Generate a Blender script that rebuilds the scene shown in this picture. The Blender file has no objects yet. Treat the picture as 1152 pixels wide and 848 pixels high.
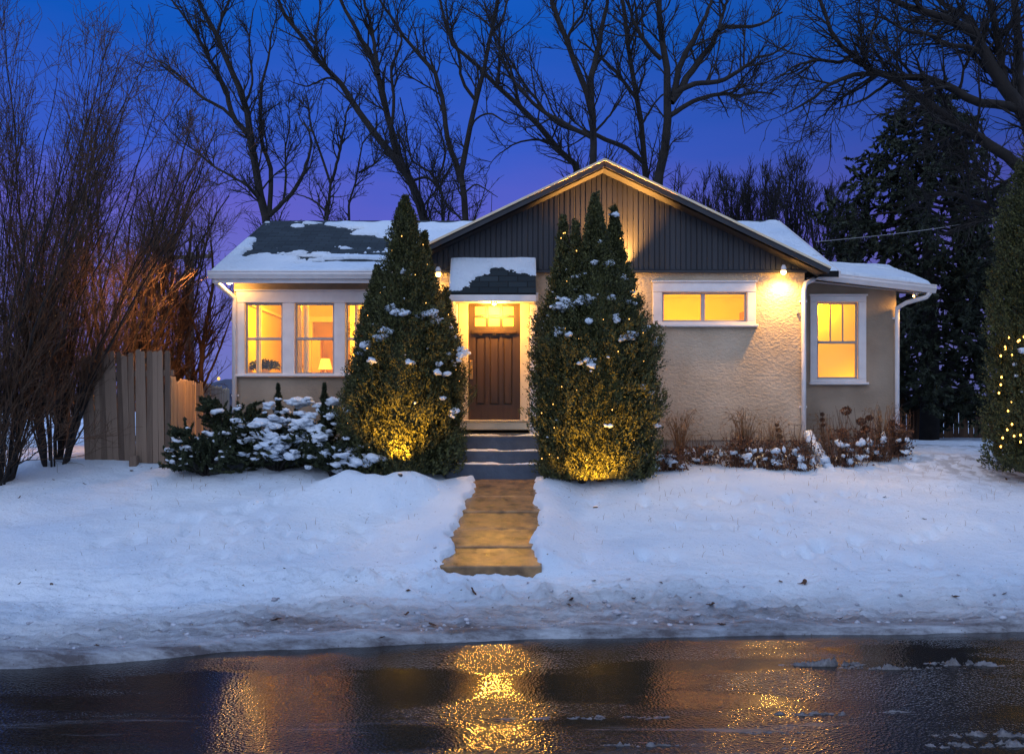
import bpy, math, random
import numpy as np
from mathutils import Vector

F = 1152.0          # focal length in photo pixels (36 mm lens, 36 mm sensor)
EYE = 2.35          # lens height above the road
HOR = 462.0         # horizon row
rng = np.random.default_rng(11)
random.seed(5)
scene = bpy.context.scene
COL = scene.collection

def P(px, py, Y):
    return ((px-576.0)/F*Y, Y, EYE+(HOR-py)/F*Y)
def PX(px, Y): return (px-576.0)/F*Y
def PZ(py, Y): return EYE+(HOR-py)/F*Y

# ------------------------------------------------------------------ noise
_perm = rng.random((256, 256))
def vnoise(x, y):
    x = np.asarray(x, float); y = np.asarray(y, float)
    xi = np.floor(x).astype(int); yi = np.floor(y).astype(int)
    fx = x-xi; fy = y-yi
    fx = fx*fx*(3-2*fx); fy = fy*fy*(3-2*fy)
    a = _perm[xi & 255, yi & 255]; b = _perm[(xi+1) & 255, yi & 255]
    c = _perm[xi & 255, (yi+1) & 255]; d = _perm[(xi+1) & 255, (yi+1) & 255]
    return (a*(1-fx)+b*fx)*(1-fy)+(c*(1-fx)+d*fx)*fy - 0.5
def fbm(x, y, o=4, s=1.0, g=.5):
    t = 0; a = 1.0
    for k in range(o):
        t = t+a*vnoise(x*s+17.3*k, y*s-9.1*k); s *= 2.03; a *= g
    return t
def sstep(a, b, x):
    t = np.clip((x-a)/(b-a), 0, 1); return t*t*(3-2*t)

# ------------------------------------------------------------------ materials
def new_mat(name):
    m = bpy.data.materials.new(name); m.use_nodes = True
    nt = m.node_tree; b = nt.nodes['Principled BSDF']; return m, nt, b
def N(nt, t, **kw):
    n = nt.nodes.new(t)
    for k, v in kw.items():
        if k.startswith('i_'):
            key = k[2:]; key = int(key) if key.isdigit() else key.replace('_', ' ')
            n.inputs[key].default_value = v
        else: setattr(n, k, v)
    return n
def rgba(c): return (c[0], c[1], c[2], 1)
def mat(name, c1, c2=None, rough=.7, scale=4., bump=0., bscale=40., metal=0., spec=.5, detail=6., stretch=None, island=False, bdist=.02, rough2=None):
    m, nt, b = new_mat(name)
    tc = N(nt, 'ShaderNodeTexCoord')
    src = tc.outputs['Object']
    if stretch:
        mp = N(nt, 'ShaderNodeMapping'); mp.inputs['Scale'].default_value = stretch
        nt.links.new(src, mp.inputs[0]); src = mp.outputs[0]
    b.inputs['Roughness'].default_value = rough
    b.inputs['Metallic'].default_value = metal
    b.inputs['Specular IOR Level'].default_value = spec
    if c2 is None: c2 = tuple(x*.8 for x in c1)
    no = N(nt, 'ShaderNodeTexNoise', i_Scale=scale, i_Detail=detail)
    nt.links.new(src, no.inputs['Vector'])
    cr = N(nt, 'ShaderNodeValToRGB')
    cr.color_ramp.elements[0].position = .3; cr.color_ramp.elements[1].position = .7
    cr.color_ramp.elements[0].color = rgba(c1); cr.color_ramp.elements[1].color = rgba(c2)
    if island:
        ge = N(nt, 'ShaderNodeNewGeometry')
        mx = N(nt, 'ShaderNodeMath', operation='ADD'); ml = N(nt, 'ShaderNodeMath', operation='MULTIPLY'); ml.inputs[1].default_value = .5
        nt.links.new(ge.outputs['Random Per Island'], mx.inputs[0]); nt.links.new(no.outputs[0], mx.inputs[1])
        nt.links.new(mx.outputs[0], ml.inputs[0]); nt.links.new(ml.outputs[0], cr.inputs[0])
    else:
        nt.links.new(no.outputs[0], cr.inputs[0])
    nt.links.new(cr.outputs[0], b.inputs['Base Color'])
    if bump:
        n2 = N(nt, 'ShaderNodeTexNoise', i_Scale=bscale, i_Detail=4.)
        nt.links.new(src, n2.inputs['Vector'])
        bp = N(nt, 'ShaderNodeBump', i_Strength=bump, i_Distance=bdist)
        nt.links.new(n2.outputs[0], bp.inputs['Height']); nt.links.new(bp.outputs[0], b.inputs['Normal'])
    return m
def emis(name, col, strength, sample=True):
    m, nt, b = new_mat(name)
    no = N(nt, 'ShaderNodeTexNoise', i_Scale=3.)
    b.inputs['Base Color'].default_value = rgba(col)
    b.inputs['Emission Color'].default_value = rgba(col)
    mr = N(nt, 'ShaderNodeMapRange'); mr.inputs[3].default_value = strength*.85; mr.inputs[4].default_value = strength*1.15
    nt.links.new(no.outputs[0], mr.inputs[0]); nt.links.new(mr.outputs[0], b.inputs['Emission Strength'])
    if not sample: m.cycles.emission_sampling = 'NONE'
    return m

def stucco_mat(name, c1, c2, strength, sc):
    m, nt, b = new_mat(name)
    tc = N(nt, 'ShaderNodeTexCoord'); src = tc.outputs['Object']
    b.inputs['Roughness'].default_value = .9
    n1 = N(nt, 'ShaderNodeTexNoise', i_Scale=1.3, i_Detail=8.); nt.links.new(src, n1.inputs[0])
    cr = N(nt, 'ShaderNodeValToRGB'); cr.color_ramp.elements[0].position = .35; cr.color_ramp.elements[1].position = .68
    cr.color_ramp.elements[0].color = rgba(c1); cr.color_ramp.elements[1].color = rgba(c2)
    nt.links.new(n1.outputs[0], cr.inputs[0])
    # darker toward the ground
    sp = N(nt, 'ShaderNodeSeparateXYZ'); ge = N(nt, 'ShaderNodeNewGeometry'); nt.links.new(ge.outputs['Position'], sp.inputs[0])
    mr = N(nt, 'ShaderNodeMapRange'); mr.inputs[1].default_value = 1.7; mr.inputs[2].default_value = 2.5; mr.inputs[3].default_value = .72; mr.inputs[4].default_value = 1
    nt.links.new(sp.outputs[2], mr.inputs[0])
    mx = N(nt, 'ShaderNodeMix', data_type='RGBA', blend_type='MULTIPLY'); mx.inputs[0].default_value = 1
    nt.links.new(cr.outputs[0], mx.inputs[6]); nt.links.new(mr.outputs[0], mx.inputs[7]); nt.links.new(mx.outputs[2], b.inputs['Base Color'])
    mp = N(nt, 'ShaderNodeMapping'); mp.inputs['Scale'].default_value = (1, 1, 1.5); nt.links.new(src, mp.inputs[0])
    n2 = N(nt, 'ShaderNodeTexNoise', i_Scale=sc, i_Detail=5., i_Roughness=.55, i_Distortion=.6); nt.links.new(mp.outputs[0], n2.inputs[0])
    r2 = N(nt, 'ShaderNodeValToRGB'); r2.color_ramp.elements[0].position = .38; r2.color_ramp.elements[1].position = .6
    nt.links.new(n2.outputs[0], r2.inputs[0])
    bp = N(nt, 'ShaderNodeBump', i_Strength=strength, i_Distance=.02); nt.links.new(r2.outputs[0], bp.inputs['Height'])
    nt.links.new(bp.outputs[0], b.inputs['Normal'])
    return m

def glass_mat():
    m = bpy.data.materials.new('window_glass'); m.use_nodes = True; nt = m.node_tree; nt.nodes.clear()
    o = N(nt, 'ShaderNodeOutputMaterial'); t = N(nt, 'ShaderNodeBsdfTransparent'); g = N(nt, 'ShaderNodeBsdfGlossy', i_Roughness=.03)
    f = N(nt, 'ShaderNodeFresnel', i_IOR=1.45); x = N(nt, 'ShaderNodeMixShader')
    no = N(nt, 'ShaderNodeTexNoise', i_Scale=1.5); bp = N(nt, 'ShaderNodeBump', i_Strength=.05); nt.links.new(no.outputs[0], bp.inputs['Height']); nt.links.new(bp.outputs[0], g.inputs['Normal'])
    nt.links.new(f.outputs[0], x.inputs[0]); nt.links.new(t.outputs[0], x.inputs[1]); nt.links.new(g.outputs[0], x.inputs[2]); nt.links.new(x.outputs[0], o.inputs[0])
    return m

def snow_mat(name, dirty=False):
    m, nt, b = new_mat(name)
    ge = N(nt, 'ShaderNodeNewGeometry'); src = ge.outputs['Position']
    b.inputs['Roughness'].default_value = .62; b.inputs['Specular IOR Level'].default_value = .3
    n1 = N(nt, 'ShaderNodeTexNoise', i_Scale=.7, i_Detail=7.); nt.links.new(src, n1.inputs[0])
    cr = N(nt, 'ShaderNodeValToRGB'); e = cr.color_ramp.elements
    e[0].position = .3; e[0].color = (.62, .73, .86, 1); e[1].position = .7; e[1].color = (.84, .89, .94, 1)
    nt.links.new(n1.outputs[0], cr.inputs[0]); last = cr.outputs[0]
    if dirty:
        # road dirt and trampled slush, strongest close to the road; strength comes from a vertex attribute
        at = N(nt, 'ShaderNodeAttribute', attribute_name='dirt')
        mp = N(nt, 'ShaderNodeMapping'); mp.inputs['Scale'].default_value = (.35, 1.6, 1); nt.links.new(src, mp.inputs[0])
        n2 = N(nt, 'ShaderNodeTexNoise', i_Scale=3.2, i_Detail=12., i_Roughness=.75); nt.links.new(mp.outputs[0], n2.inputs[0])
        mu = N(nt, 'ShaderNodeMath', operation='MULTIPLY_ADD'); mu.inputs[2].default_value = 0
        mr = N(nt, 'ShaderNodeMapRange'); mr.inputs[1].default_value = .38; mr.inputs[2].default_value = .62; mr.inputs[3].default_value = .45; mr.inputs[4].default_value = 1
        nt.links.new(n2.outputs[0], mr.inputs[0]); nt.links.new(mr.outputs[0], mu.inputs[0]); nt.links.new(at.outputs['Fac'], mu.inputs[1])
        mx = N(nt, 'ShaderNodeMix', data_type='RGBA'); mx.inputs[7].default_value = (.11, .098, .105, 1)
        nt.links.new(mu.outputs[0], mx.inputs[0]); nt.links.new(last, mx.inputs[6]); last = mx.outputs[2]
        # scattered specks of dirt and crumbs
        n3 = N(nt, 'ShaderNodeTexNoise', i_Scale=22., i_Detail=3.); nt.links.new(src, n3.inputs[0])
        r3 = N(nt, 'ShaderNodeMapRange'); r3.inputs[1].default_value = .69; r3.inputs[2].default_value = .74; r3.inputs[4].default_value = .75
        nt.links.new(n3.outputs[0], r3.inputs[0])
        m3 = N(nt, 'ShaderNodeMix', data_type='RGBA'); m3.inputs[7].default_value = (.10, .07, .05, 1)
        nt.links.new(r3.outputs[0], m3.inputs[0]); nt.links.new(last, m3.inputs[6]); last = m3.outputs[2]
        # bare soil on the trodden patch beside the side yard
        a2 = N(nt, 'ShaderNodeAttribute', attribute_name='soil')
        n4 = N(nt, 'ShaderNodeTexNoise', i_Scale=5., i_Detail=8.); nt.links.new(src, n4.inputs[0])
        r4 = N(nt, 'ShaderNodeMapRange'); r4.inputs[1].default_value = .46; r4.inputs[2].default_value = .56; nt.links.new(n4.outputs[0], r4.inputs[0])
        m4 = N(nt, 'ShaderNodeMath', operation='MULTIPLY'); nt.links.new(r4.outputs[0], m4.inputs[0]); nt.links.new(a2.outputs['Fac'], m4.inputs[1])
        m5 = N(nt, 'ShaderNodeMix', data_type='RGBA'); m5.inputs[7].default_value = (.09, .065, .045, 1)
        nt.links.new(m4.outputs[0], m5.inputs[0]); nt.links.new(last, m5.inputs[6]); last = m5.outputs[2]
        # icy sheen where it is dirty
        rr = N(nt, 'ShaderNodeMapRange'); rr.inputs[3].default_value = .65; rr.inputs[4].default_value = .32; nt.links.new(mu.outputs[0], rr.inputs[0]); nt.links.new(rr.outputs[0], b.inputs['Roughness'])
    nt.links.new(last, b.inputs['Base Color'])
    nb = N(nt, 'ShaderNodeTexNoise', i_Scale=11., i_Detail=10., i_Roughness=.72); nt.links.new(src, nb.inputs[0])
    bp = N(nt, 'ShaderNodeBump', i_Strength=1., i_Distance=.055); nt.links.new(nb.outputs[0], bp.inputs['Height']); nt.links.new(bp.outputs[0], b.inputs['Normal'])
    return m

def road_mat():
    m, nt, b = new_mat('wet_asphalt')
    ge = N(nt, 'ShaderNodeNewGeometry'); src = ge.outputs['Position']
    mp = N(nt, 'ShaderNodeMapping'); mp.inputs['Scale'].default_value = (.28, 1.1, 1); nt.links.new(src, mp.inputs[0])
    n1 = N(nt, 'ShaderNodeTexNoise', i_Scale=1.15, i_Detail=5., i_Roughness=.5); nt.links.new(mp.outputs[0], n1.inputs[0])
    puddle = N(nt, 'ShaderNodeMapRange'); puddle.inputs[1].default_value = .44; puddle.inputs[2].default_value = .53; nt.links.new(n1.outputs[0], puddle.inputs[0])
    # thin slush film in long streaks
    mp2 = N(nt, 'ShaderNodeMapping'); mp2.inputs['Scale'].default_value = (.22, 2.2, 1); mp2.inputs['Rotation'].default_value = (0, 0, -.03); nt.links.new(src, mp2.inputs[0])
    n2 = N(nt, 'ShaderNodeTexNoise', i_Scale=2.4, i_Detail=14., i_Roughness=.74); nt.links.new(mp2.outputs[0], n2.inputs[0])
    at = N(nt, 'ShaderNodeAttribute', attribute_name='slush')
    ad = N(nt, 'ShaderNodeMath', operation='ADD'); nt.links.new(n2.outputs[0], ad.inputs[0]); nt.links.new(at.outputs['Fac'], ad.inputs[1])
    film = N(nt, 'ShaderNodeMapRange'); film.inputs[1].default_value = .56; film.inputs[2].default_value = .78; nt.links.new(ad.outputs[0], film.inputs[0])
    n0 = N(nt, 'ShaderNodeTexNoise', i_Scale=60., i_Detail=4.); nt.links.new(src, n0.inputs[0])
    cr = N(nt, 'ShaderNodeValToRGB'); e = cr.color_ramp.elements
    e[0].position = .42; e[0].color = (.010, .008, .007, 1); e[1].position = .7; e[1].color = (.040, .032, .026, 1)
    nt.links.new(n0.outputs[0], cr.inputs[0])
    mx = N(nt, 'ShaderNodeMix', data_type='RGBA'); mx.inputs[7].default_value = (.15, .145, .155, 1)
    nt.links.new(film.outputs[0], mx.inputs[0]); nt.links.new(cr.outputs[0], mx.inputs[6]); nt.links.new(mx.outputs[2], b.inputs['Base Color'])
    rr = N(nt, 'ShaderNodeMapRange'); rr.inputs[3].default_value = .085; rr.inputs[4].default_value = .15; nt.links.new(puddle.outputs[0], rr.inputs[0])
    ra = N(nt, 'ShaderNodeMath', operation='MULTIPLY_ADD'); ra.inputs[1].default_value = .4; nt.links.new(film.outputs[0], ra.inputs[0]); nt.links.new(rr.outputs[0], ra.inputs[2])
    nt.links.new(ra.outputs[0], b.inputs['Roughness'])
    vo = N(nt, 'ShaderNodeTexVoronoi', i_Scale=40.); nt.links.new(src, vo.inputs['Vector'])
    bs = N(nt, 'ShaderNodeMapRange'); bs.inputs[3].default_value = .11; bs.inputs[4].default_value = .27; nt.links.new(puddle.outputs[0], bs.inputs[0])
    bp = N(nt, 'ShaderNodeBump', i_Distance=.012); nt.links.new(bs.outputs[0], bp.inputs['Strength']); nt.links.new(vo.outputs['Distance'], bp.inputs['Height'])
    bp2 = N(nt, 'ShaderNodeBump', i_Distance=.01, i_Strength=.03); nt.links.new(n2.outputs[0], bp2.inputs['Height']); nt.links.new(bp.outputs[0], bp2.inputs['Normal'])
    nt.links.new(bp2.outputs[0], b.inputs['Normal'])
    b.inputs['Specular IOR Level'].default_value = .5
    return m

def shingle_mat():
    m, nt, b = new_mat('asphalt_shingles')
    tc = N(nt, 'ShaderNodeUVMap'); tc.uv_map = 'uv'
    br = N(nt, 'ShaderNodeTexBrick'); nt.links.new(tc.outputs[0], br.inputs[0])
    br.inputs['Color1'].default_value = (.016, .026, .032, 1); br.inputs['Color2'].default_value = (.040, .058, .068, 1); br.inputs['Mortar'].default_value = (.008, .009, .011, 1)
    br.inputs['Scale'].default_value = 1; br.inputs['Brick Width'].default_value = .32; br.inputs['Row Height'].default_value = .15; br.inputs['Mortar Size'].default_value = .008
    no = N(nt, 'ShaderNodeTexNoise', i_Scale=90.); nt.links.new(tc.outputs[0], no.inputs[0])
    mx = N(nt, 'ShaderNodeMix', data_type='RGBA', blend_type='MULTIPLY'); mx.inputs[0].default_value = .6
    nt.links.new(br.outputs[0], mx.inputs[6]); nt.links.new(no.outputs[0], mx.inputs[7]); nt.links.new(mx.outputs[2], b.inputs['Base Color'])
    bp = N(nt, 'ShaderNodeBump', i_Strength=.7, i_Distance=.02); bp.invert = True
    nt.links.new(br.outputs['Fac'], bp.inputs['Height']); nt.links.new(bp.outputs[0], b.inputs['Normal'])
    b.inputs['Roughness'].default_value = .75; b.inputs['Specular IOR Level'].default_value = .25
    return m

M = {}
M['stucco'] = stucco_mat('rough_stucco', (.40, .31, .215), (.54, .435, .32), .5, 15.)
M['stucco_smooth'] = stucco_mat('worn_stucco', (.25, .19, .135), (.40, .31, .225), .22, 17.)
M['foundation'] = mat('foundation_render', (.22, .19, .16), (.30, .26, .21), .9, 3, .4, 30)
M['siding'] = mat('dark_board_siding', (.011, .014, .021), (.021, .025, .034), .6, 3, .3, 10, stretch=(1, 1, .08))
M['white'] = mat('white_painted_trim', (.66, .62, .62), (.76, .72, .71), .45, 6, .06, 30)
M['sash'] = mat('grey_vinyl_sash', (.33, .31, .31), (.40, .37, .36), .4, 6)
M['cream'] = mat('cream_trim', (.72, .60, .42), (.62, .52, .36), .5, 6)
M['shingle'] = shingle_mat()
M['glass'] = glass_mat()
M['snow'] = snow_mat('clean_snow'); M['snow_ground'] = snow_mat('lawn_snow', True)
M['road'] = road_mat(); M['snow_crumb'] = mat('dirty_snow_crumb', (.26, .26, .30), (.52, .55, .62), .6, 3)
M['door'] = mat('stained_door_wood', (.028, .015, .005), (.052, .029, .009), .36, 3, .25, 25, stretch=(6, 6, .5))
M['frosted'] = emis('lit_frosted_glass', (1, .55, .06), 1.5)
M['brass'] = mat('aged_brass', (.5, .33, .13), (.4, .25, .1), .3, 8, metal=.9)
M['room'] = mat('warm_room_paint', (.80, .60, .10), (.72, .52, .08), .8, 2)
M['roomtrim'] = mat('pale_room_trim', (.85, .70, .45), (.8, .66, .42), .6, 2)
M['roommid'] = mat('honey_coloured_furniture', (.52, .30, .06), (.62, .38, .08), .6, 3)
M['roomdark'] = mat('room_furniture_wood', (.28, .14, .04), (.36, .18, .06), .5, 4)
M['shade'] = emis('glowing_lamp_shade', (1, .52, .08), 1.15)
M['step'] = mat('painted_step_concrete', (.040, .055, .085), (.065, .085, .12), .6, 6, .3, 30)
M['concrete'] = mat('wet_walk_concrete', (.08, .048, .022), (.30, .18, .08), .19, 5.5, .6, 48, bdist=.010, detail=14.)
M['bark'] = mat('dark_bark', (.010, .008, .008), (.022, .018, .016), .95, 5, .4, 30)
M['twig'] = mat('bare_twigs', (.045, .023, .012), (.10, .054, .027), .9, 5)
M['arbor'] = mat('cedar_foliage', (.012, .018, .005), (.095, .10, .026), .75, 7, island=True)
M['juniper'] = mat('juniper_needles', (.010, .016, .007), (.050, .065, .022), .75, 6, island=True)
M['spruce'] = mat('spruce_needles', (.008, .013, .007), (.034, .044, .022), .85, 2, island=True)
M['fence'] = mat('weathered_fence_boards', (.10, .065, .045), (.24, .165, .115), .85, 3, .5, 20, stretch=(9, 9, .6), island=True)
M['fence_old'] = mat('old_dark_fence_boards', (.06, .03, .017), (.12, .065, .035), .9, 3, .4, 20, stretch=(9, 9, .6), island=True)
M['fence_new'] = mat('pale_fence_boards', (.45, .32, .19), (.56, .42, .26), .8, 3, .3, 20, stretch=(9, 9, .6), island=True)
M['dry'] = mat('dry_leaves', (.045, .018, .010), (.17, .075, .035), .85, 6, island=True)
M['straw'] = mat('dry_straw', (.14, .075, .035), (.27, .15, .07), .8, 6, island=True)
M['black'] = mat('black_metal', (.02, .02, .02), (.035, .035, .035), .4, 8)
M['bulb'] = emis('warm_bulb', (1, .55, .12), 45, False)
M['fairy'] = emis('fairy_bulb', (1, .5, .11), 3.5, False)
M['fairy_hot'] = emis('bright_fairy_bulb', (1, .5, .08), 9, False)
M['hill'] = mat('far_hill', (.05, .055, .09), (.08, .085, .12), 1., .02)
M['leaf'] = mat('brown_leaf', (.035, .015, .008), (.09, .035, .014), .7, 30)
M['pole'] = mat('weathered_pole', (.07, .05, .04), (.11, .085, .07), .9, 6)
M['slush'] = mat('grey_slush', (.05, .045, .045), (.22, .21, .215), .35, 16, .9, 60)

# ------------------------------------------------------------------ mesh tools
def root_of(o):
    while o.parent: o = o.parent
    return o
def mesh_obj(name, V, Fs, material, parent=None, smooth=False, origin=None, uv=None):
    V = np.asarray(V, np.float32).reshape(-1, 3)
    if parent is not None: off = np.array(root_of(parent).location[:], np.float32)
    elif origin is not None: off = np.array(origin, np.float32)
    else: off = None
    if off is not None: V = V-off
    me = bpy.data.meshes.new(name)
    if isinstance(Fs, np.ndarray):
        n, k = Fs.shape
        me.vertices.add(len(V)); me.vertices.foreach_set('co', V.ravel())
        me.loops.add(n*k); me.loops.foreach_set('vertex_index', Fs.ravel().astype(np.int32))
        me.polygons.add(n); me.polygons.foreach_set('loop_start', np.arange(0, n*k, k, dtype=np.int32))
        me.update(calc_edges=True)
    else:
        me.from_pydata(V.tolist(), [], Fs); me.update()
    if smooth: me.polygons.foreach_set('use_smooth', np.ones(len(me.polygons), bool))
    if uv is not None:
        l = me.uv_layers.new(name='uv'); li = np.zeros(len(me.loops), np.int32); me.loops.foreach_get('vertex_index', li)
        l.data.foreach_set('uv', np.asarray(uv, np.float32)[li].ravel())
    me.materials.append(material)
    o = bpy.data.objects.new(name, me); COL.objects.link(o)
    if parent is not None: o.parent = parent
    elif origin is not None: o.location = origin
    return o

class MB:
    def __init__(s): s.v = []; s.f = []; s.n = 0
    def add(s, V, Fs):
        V = np.asarray(V, float).reshape(-1, 3)
        s.v.append(V); s.f += [tuple(int(i)+s.n for i in f) for f in Fs]; s.n += len(V); return s
    def box(s, x0, x1, y0, y1, z0, z1):
        V = [(x, y, z) for z in (z0, z1) for y in (y0, y1) for x in (x0, x1)]
        return s.add(V, [(0, 2, 3, 1), (4, 5, 7, 6), (0, 1, 5, 4), (2, 6, 7, 3), (0, 4, 6, 2), (1, 3, 7, 5)])
    def bbox(s, x0, x1, y0, y1, z0, z1, b=.008):
        # box with chamfered edges on the front (low y) face
        V = [(x0, y1, z0), (x1, y1, z0), (x1, y1, z1), (x0, y1, z1), (x0, y0+b, z0), (x1, y0+b, z0), (x1, y0+b, z1), (x0, y0+b, z1),
             (x0+b, y0, z0+b), (x1-b, y0, z0+b), (x1-b, y0, z1-b), (x0+b, y0, z1-b)]
        return s.add(V, [(0, 3, 2, 1), (0, 1, 5, 4), (1, 2, 6, 5), (2, 3, 7, 6), (3, 0, 4, 7), (4, 5, 9, 8), (5, 6, 10, 9), (6, 7, 11, 10), (7, 4, 8, 11), (8, 9, 10, 11)])
    def beam(s, a, b, w, h, up=(0, 0, 1)):
        a = Vector(a); b = Vector(b); d = (b-a).normalized(); u = Vector(up); sd = d.cross(u).normalized(); u = sd.cross(d).normalized()
        V = []
        for p in (a, b):
            for i, j in ((-1, -1), (1, -1), (1, 1), (-1, 1)): V.append(p+sd*(i*w/2)+u*(j*h/2))
        return s.add([tuple(v) for v in V], [(0, 1, 2, 3), (7, 6, 5, 4), (0, 4, 5, 1), (1, 5, 6, 2), (2, 6, 7, 3), (3, 7, 4, 0)])
    def quadslab(s, c, t):
        # c: four corners (counterclockwise from above), thickness t downwards
        V = [tuple(p) for p in c]+[(p[0], p[1], p[2]-t) for p in c]
        return s.add(V, [(0, 1, 2, 3), (7, 6, 5, 4), (0, 4, 5, 1), (1, 5, 6, 2), (2, 6, 7, 3), (3, 7, 4, 0)])
    def tube(s, pts, r, n=8, flat=1.0):
        pts = [Vector(p) for p in pts]; K = len(pts)
        rr = r if isinstance(r, (list, tuple)) else [r]*K
        V = []; prev = None
        for i, p in enumerate(pts):
            d = (pts[min(i+1, K-1)]-pts[max(i-1, 0)]).normalized()
            if prev is None: a = d.cross(Vector((0, 0, 1)) if abs(d.z) < .9 else Vector((0, 1, 0))).normalized()
            else: a = (prev-d*prev.dot(d)).normalized()
            prev = a; b = d.cross(a)
            for k in range(n):
                t = 2*math.pi*k/n; V.append(tuple(p+a*math.cos(t)*rr[i]+b*math.sin(t)*rr[i]*flat))
        Fs = [(i*n+k, i*n+(k+1) % n, (i+1)*n+(k+1) % n, (i+1)*n+k) for i in range(K-1) for k in range(n)]
        Fs += [tuple(range(n))[::-1], tuple((K-1)*n+k for k in range(n))]
        return s.add(V, Fs)
    def lathe(s, c, prof, n=16):
        V = [(c[0]+r*math.cos(2*math.pi*k/n), c[1]+r*math.sin(2*math.pi*k/n), c[2]+z) for r, z in prof for k in range(n)]
        Fs = [(i*n+k, i*n+(k+1) % n, (i+1)*n+(k+1) % n, (i+1)*n+k) for i in range(len(prof)-1) for k in range(n)]
        Fs += [tuple(range(n))[::-1], tuple((len(prof)-1)*n+k for k in range(n))]
        return s.add(V, Fs)
    def build(s, name, m, parent=None, smooth=False, origin=None):
        return mesh_obj(name, np.concatenate(s.v), s.f, m, parent, smooth, origin)

def tubes_np(Ps, Rs, n):
    # Ps (N,K,3), Rs (N,K) -> verts, quads
    Nn, K, _ = Ps.shape
    T = np.empty_like(Ps); T[:, 1:-1] = Ps[:, 2:]-Ps[:, :-2]; T[:, 0] = Ps[:, 1]-Ps[:, 0]; T[:, -1] = Ps[:, -1]-Ps[:, -2]
    T /= np.linalg.norm(T, axis=2, keepdims=True)+1e-9
    ref = np.tile(np.array([.31, .87, .12]), (Nn, K, 1))
    A = np.cross(T, ref); A /= np.linalg.norm(A, axis=2, keepdims=True)+1e-9
    B = np.cross(T, A)
    ang = np.arange(n)*2*np.pi/n
    V = Ps[:, :, None]+Rs[:, :, None, None]*(A[:, :, None]*np.cos(ang)[None, None, :, None]+B[:, :, None]*np.sin(ang)[None, None, :, None])
    idx = np.arange(Nn*K*n).reshape(Nn, K, n)
    a = idx[:, :-1]; b = np.roll(idx, -1, axis=2)[:, :-1]; c = np.roll(idx, -1, axis=2)[:, 1:]; d = idx[:, 1:]
    return V.reshape(-1, 3), np.stack([a, b, c, d], -1).reshape(-1, 4)
def join_np(parts):
    V = []; Q = []; n = 0
    for v, q in parts: V.append(v); Q.append(q+n); n += len(v)
    return np.concatenate(V), np.concatenate(Q)

def grow(Ps, Rs, dens, lmin, lmax, ang, up, wig, K, rcap, tmin=.15, rfac=.55, rtip=.25, nmax=None, g=rng):
    seg = np.linalg.norm(np.diff(Ps, axis=1), axis=2); L = seg.sum(1)
    cnt = g.poisson(np.maximum(L*dens, .01)); idx = np.repeat(np.arange(len(Ps)), cnt)
    if len(idx) == 0: return np.zeros((0, K, 3)), np.zeros((0, K))
    if nmax and len(idx) > nmax: idx = g.choice(idx, nmax, replace=False)
    t = tmin+(1-tmin)*g.random(len(idx)); f = t*(Ps.shape[1]-1); i = np.minimum(f.astype(int), Ps.shape[1]-2); fr = (f-i)[:, None]
    p = Ps[idx, i]*(1-fr)+Ps[idx, i+1]*fr
    r = Rs[idx, i]*(1-fr[:, 0])+Rs[idx, i+1]*fr[:, 0]
    d = Ps[idx, i+1]-Ps[idx, i]; d /= np.linalg.norm(d, axis=1, keepdims=True)+1e-9
    rv = g.normal(size=d.shape); rv -= d*(rv*d).sum(1, keepdims=True); rv /= np.linalg.norm(rv, axis=1, keepdims=True)+1e-9
    a = np.radians(ang[0]+(ang[1]-ang[0])*g.random(len(idx)))[:, None]
    D = d*np.cos(a)+rv*np.sin(a); D[:, 2] += up; D /= np.linalg.norm(D, axis=1, keepdims=True)
    LL = (lmin+(lmax-lmin)*g.random(len(idx)))*(1.15-.6*t)
    out = [p]; q = p
    for k in range(K-1):
        D = D+wig*g.normal(size=D.shape); D[:, 2] += up*.25; D /= np.linalg.norm(D, axis=1, keepdims=True)
        q = q+D*(LL/(K-1))[:, None]; out.append(q)
    O = np.stack(out, 1); r0 = np.minimum(r*rfac, rcap)
    R = r0[:, None]*np.linspace(1, rtip, K)[None]
    return O, R

def resample(pts, rad, K=14, jit=.0):
    pts = np.array(pts, float); s = np.r_[0, np.cumsum(np.linalg.norm(np.diff(pts, axis=0), axis=1))]; s /= s[-1]
    # smooth by sampling a dense Catmull-Rom
    m = len(pts); ext = np.vstack([2*pts[0]-pts[1], pts, 2*pts[-1]-pts[-2]]); out = []
    for u in np.linspace(0, 1, K):
        i = min(np.searchsorted(s, u, 'right')-1, m-2); f = (u-s[i])/(s[i+1]-s[i]+1e-9)
        p0, p1, p2, p3 = ext[i], ext[i+1], ext[i+2], ext[i+3]
        out.append(.5*((2*p1)+(-p0+p2)*f+(2*p0-5*p1+4*p2-p3)*f*f+(-p0+3*p1-3*p2+p3)*f**3))
    out = np.array(out); out[1:-1] += rng.normal(size=(K-2, 3))*jit
    return out, np.interp(np.linspace(0, 1, K), np.linspace(0, 1, len(rad)), rad)

def tag(o, label=None, cat=None, group=None, kind=None):
    if label: o['label'] = label
    if cat: o['category'] = cat
    if group: o['group'] = group
    if kind: o['kind'] = kind
    return o
def empty(name, loc, label, cat, group=None):
    o = bpy.data.objects.new(name, None); o.location = loc; o.empty_display_size = .3; COL.objects.link(o)
    return tag(o, label, cat, group)
def copy_tree(o, parent=None):
    c = o.copy(); COL.objects.link(c); c.parent = parent
    for ch in [k for k in o.children]: copy_tree(ch, c)
    return c

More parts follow.
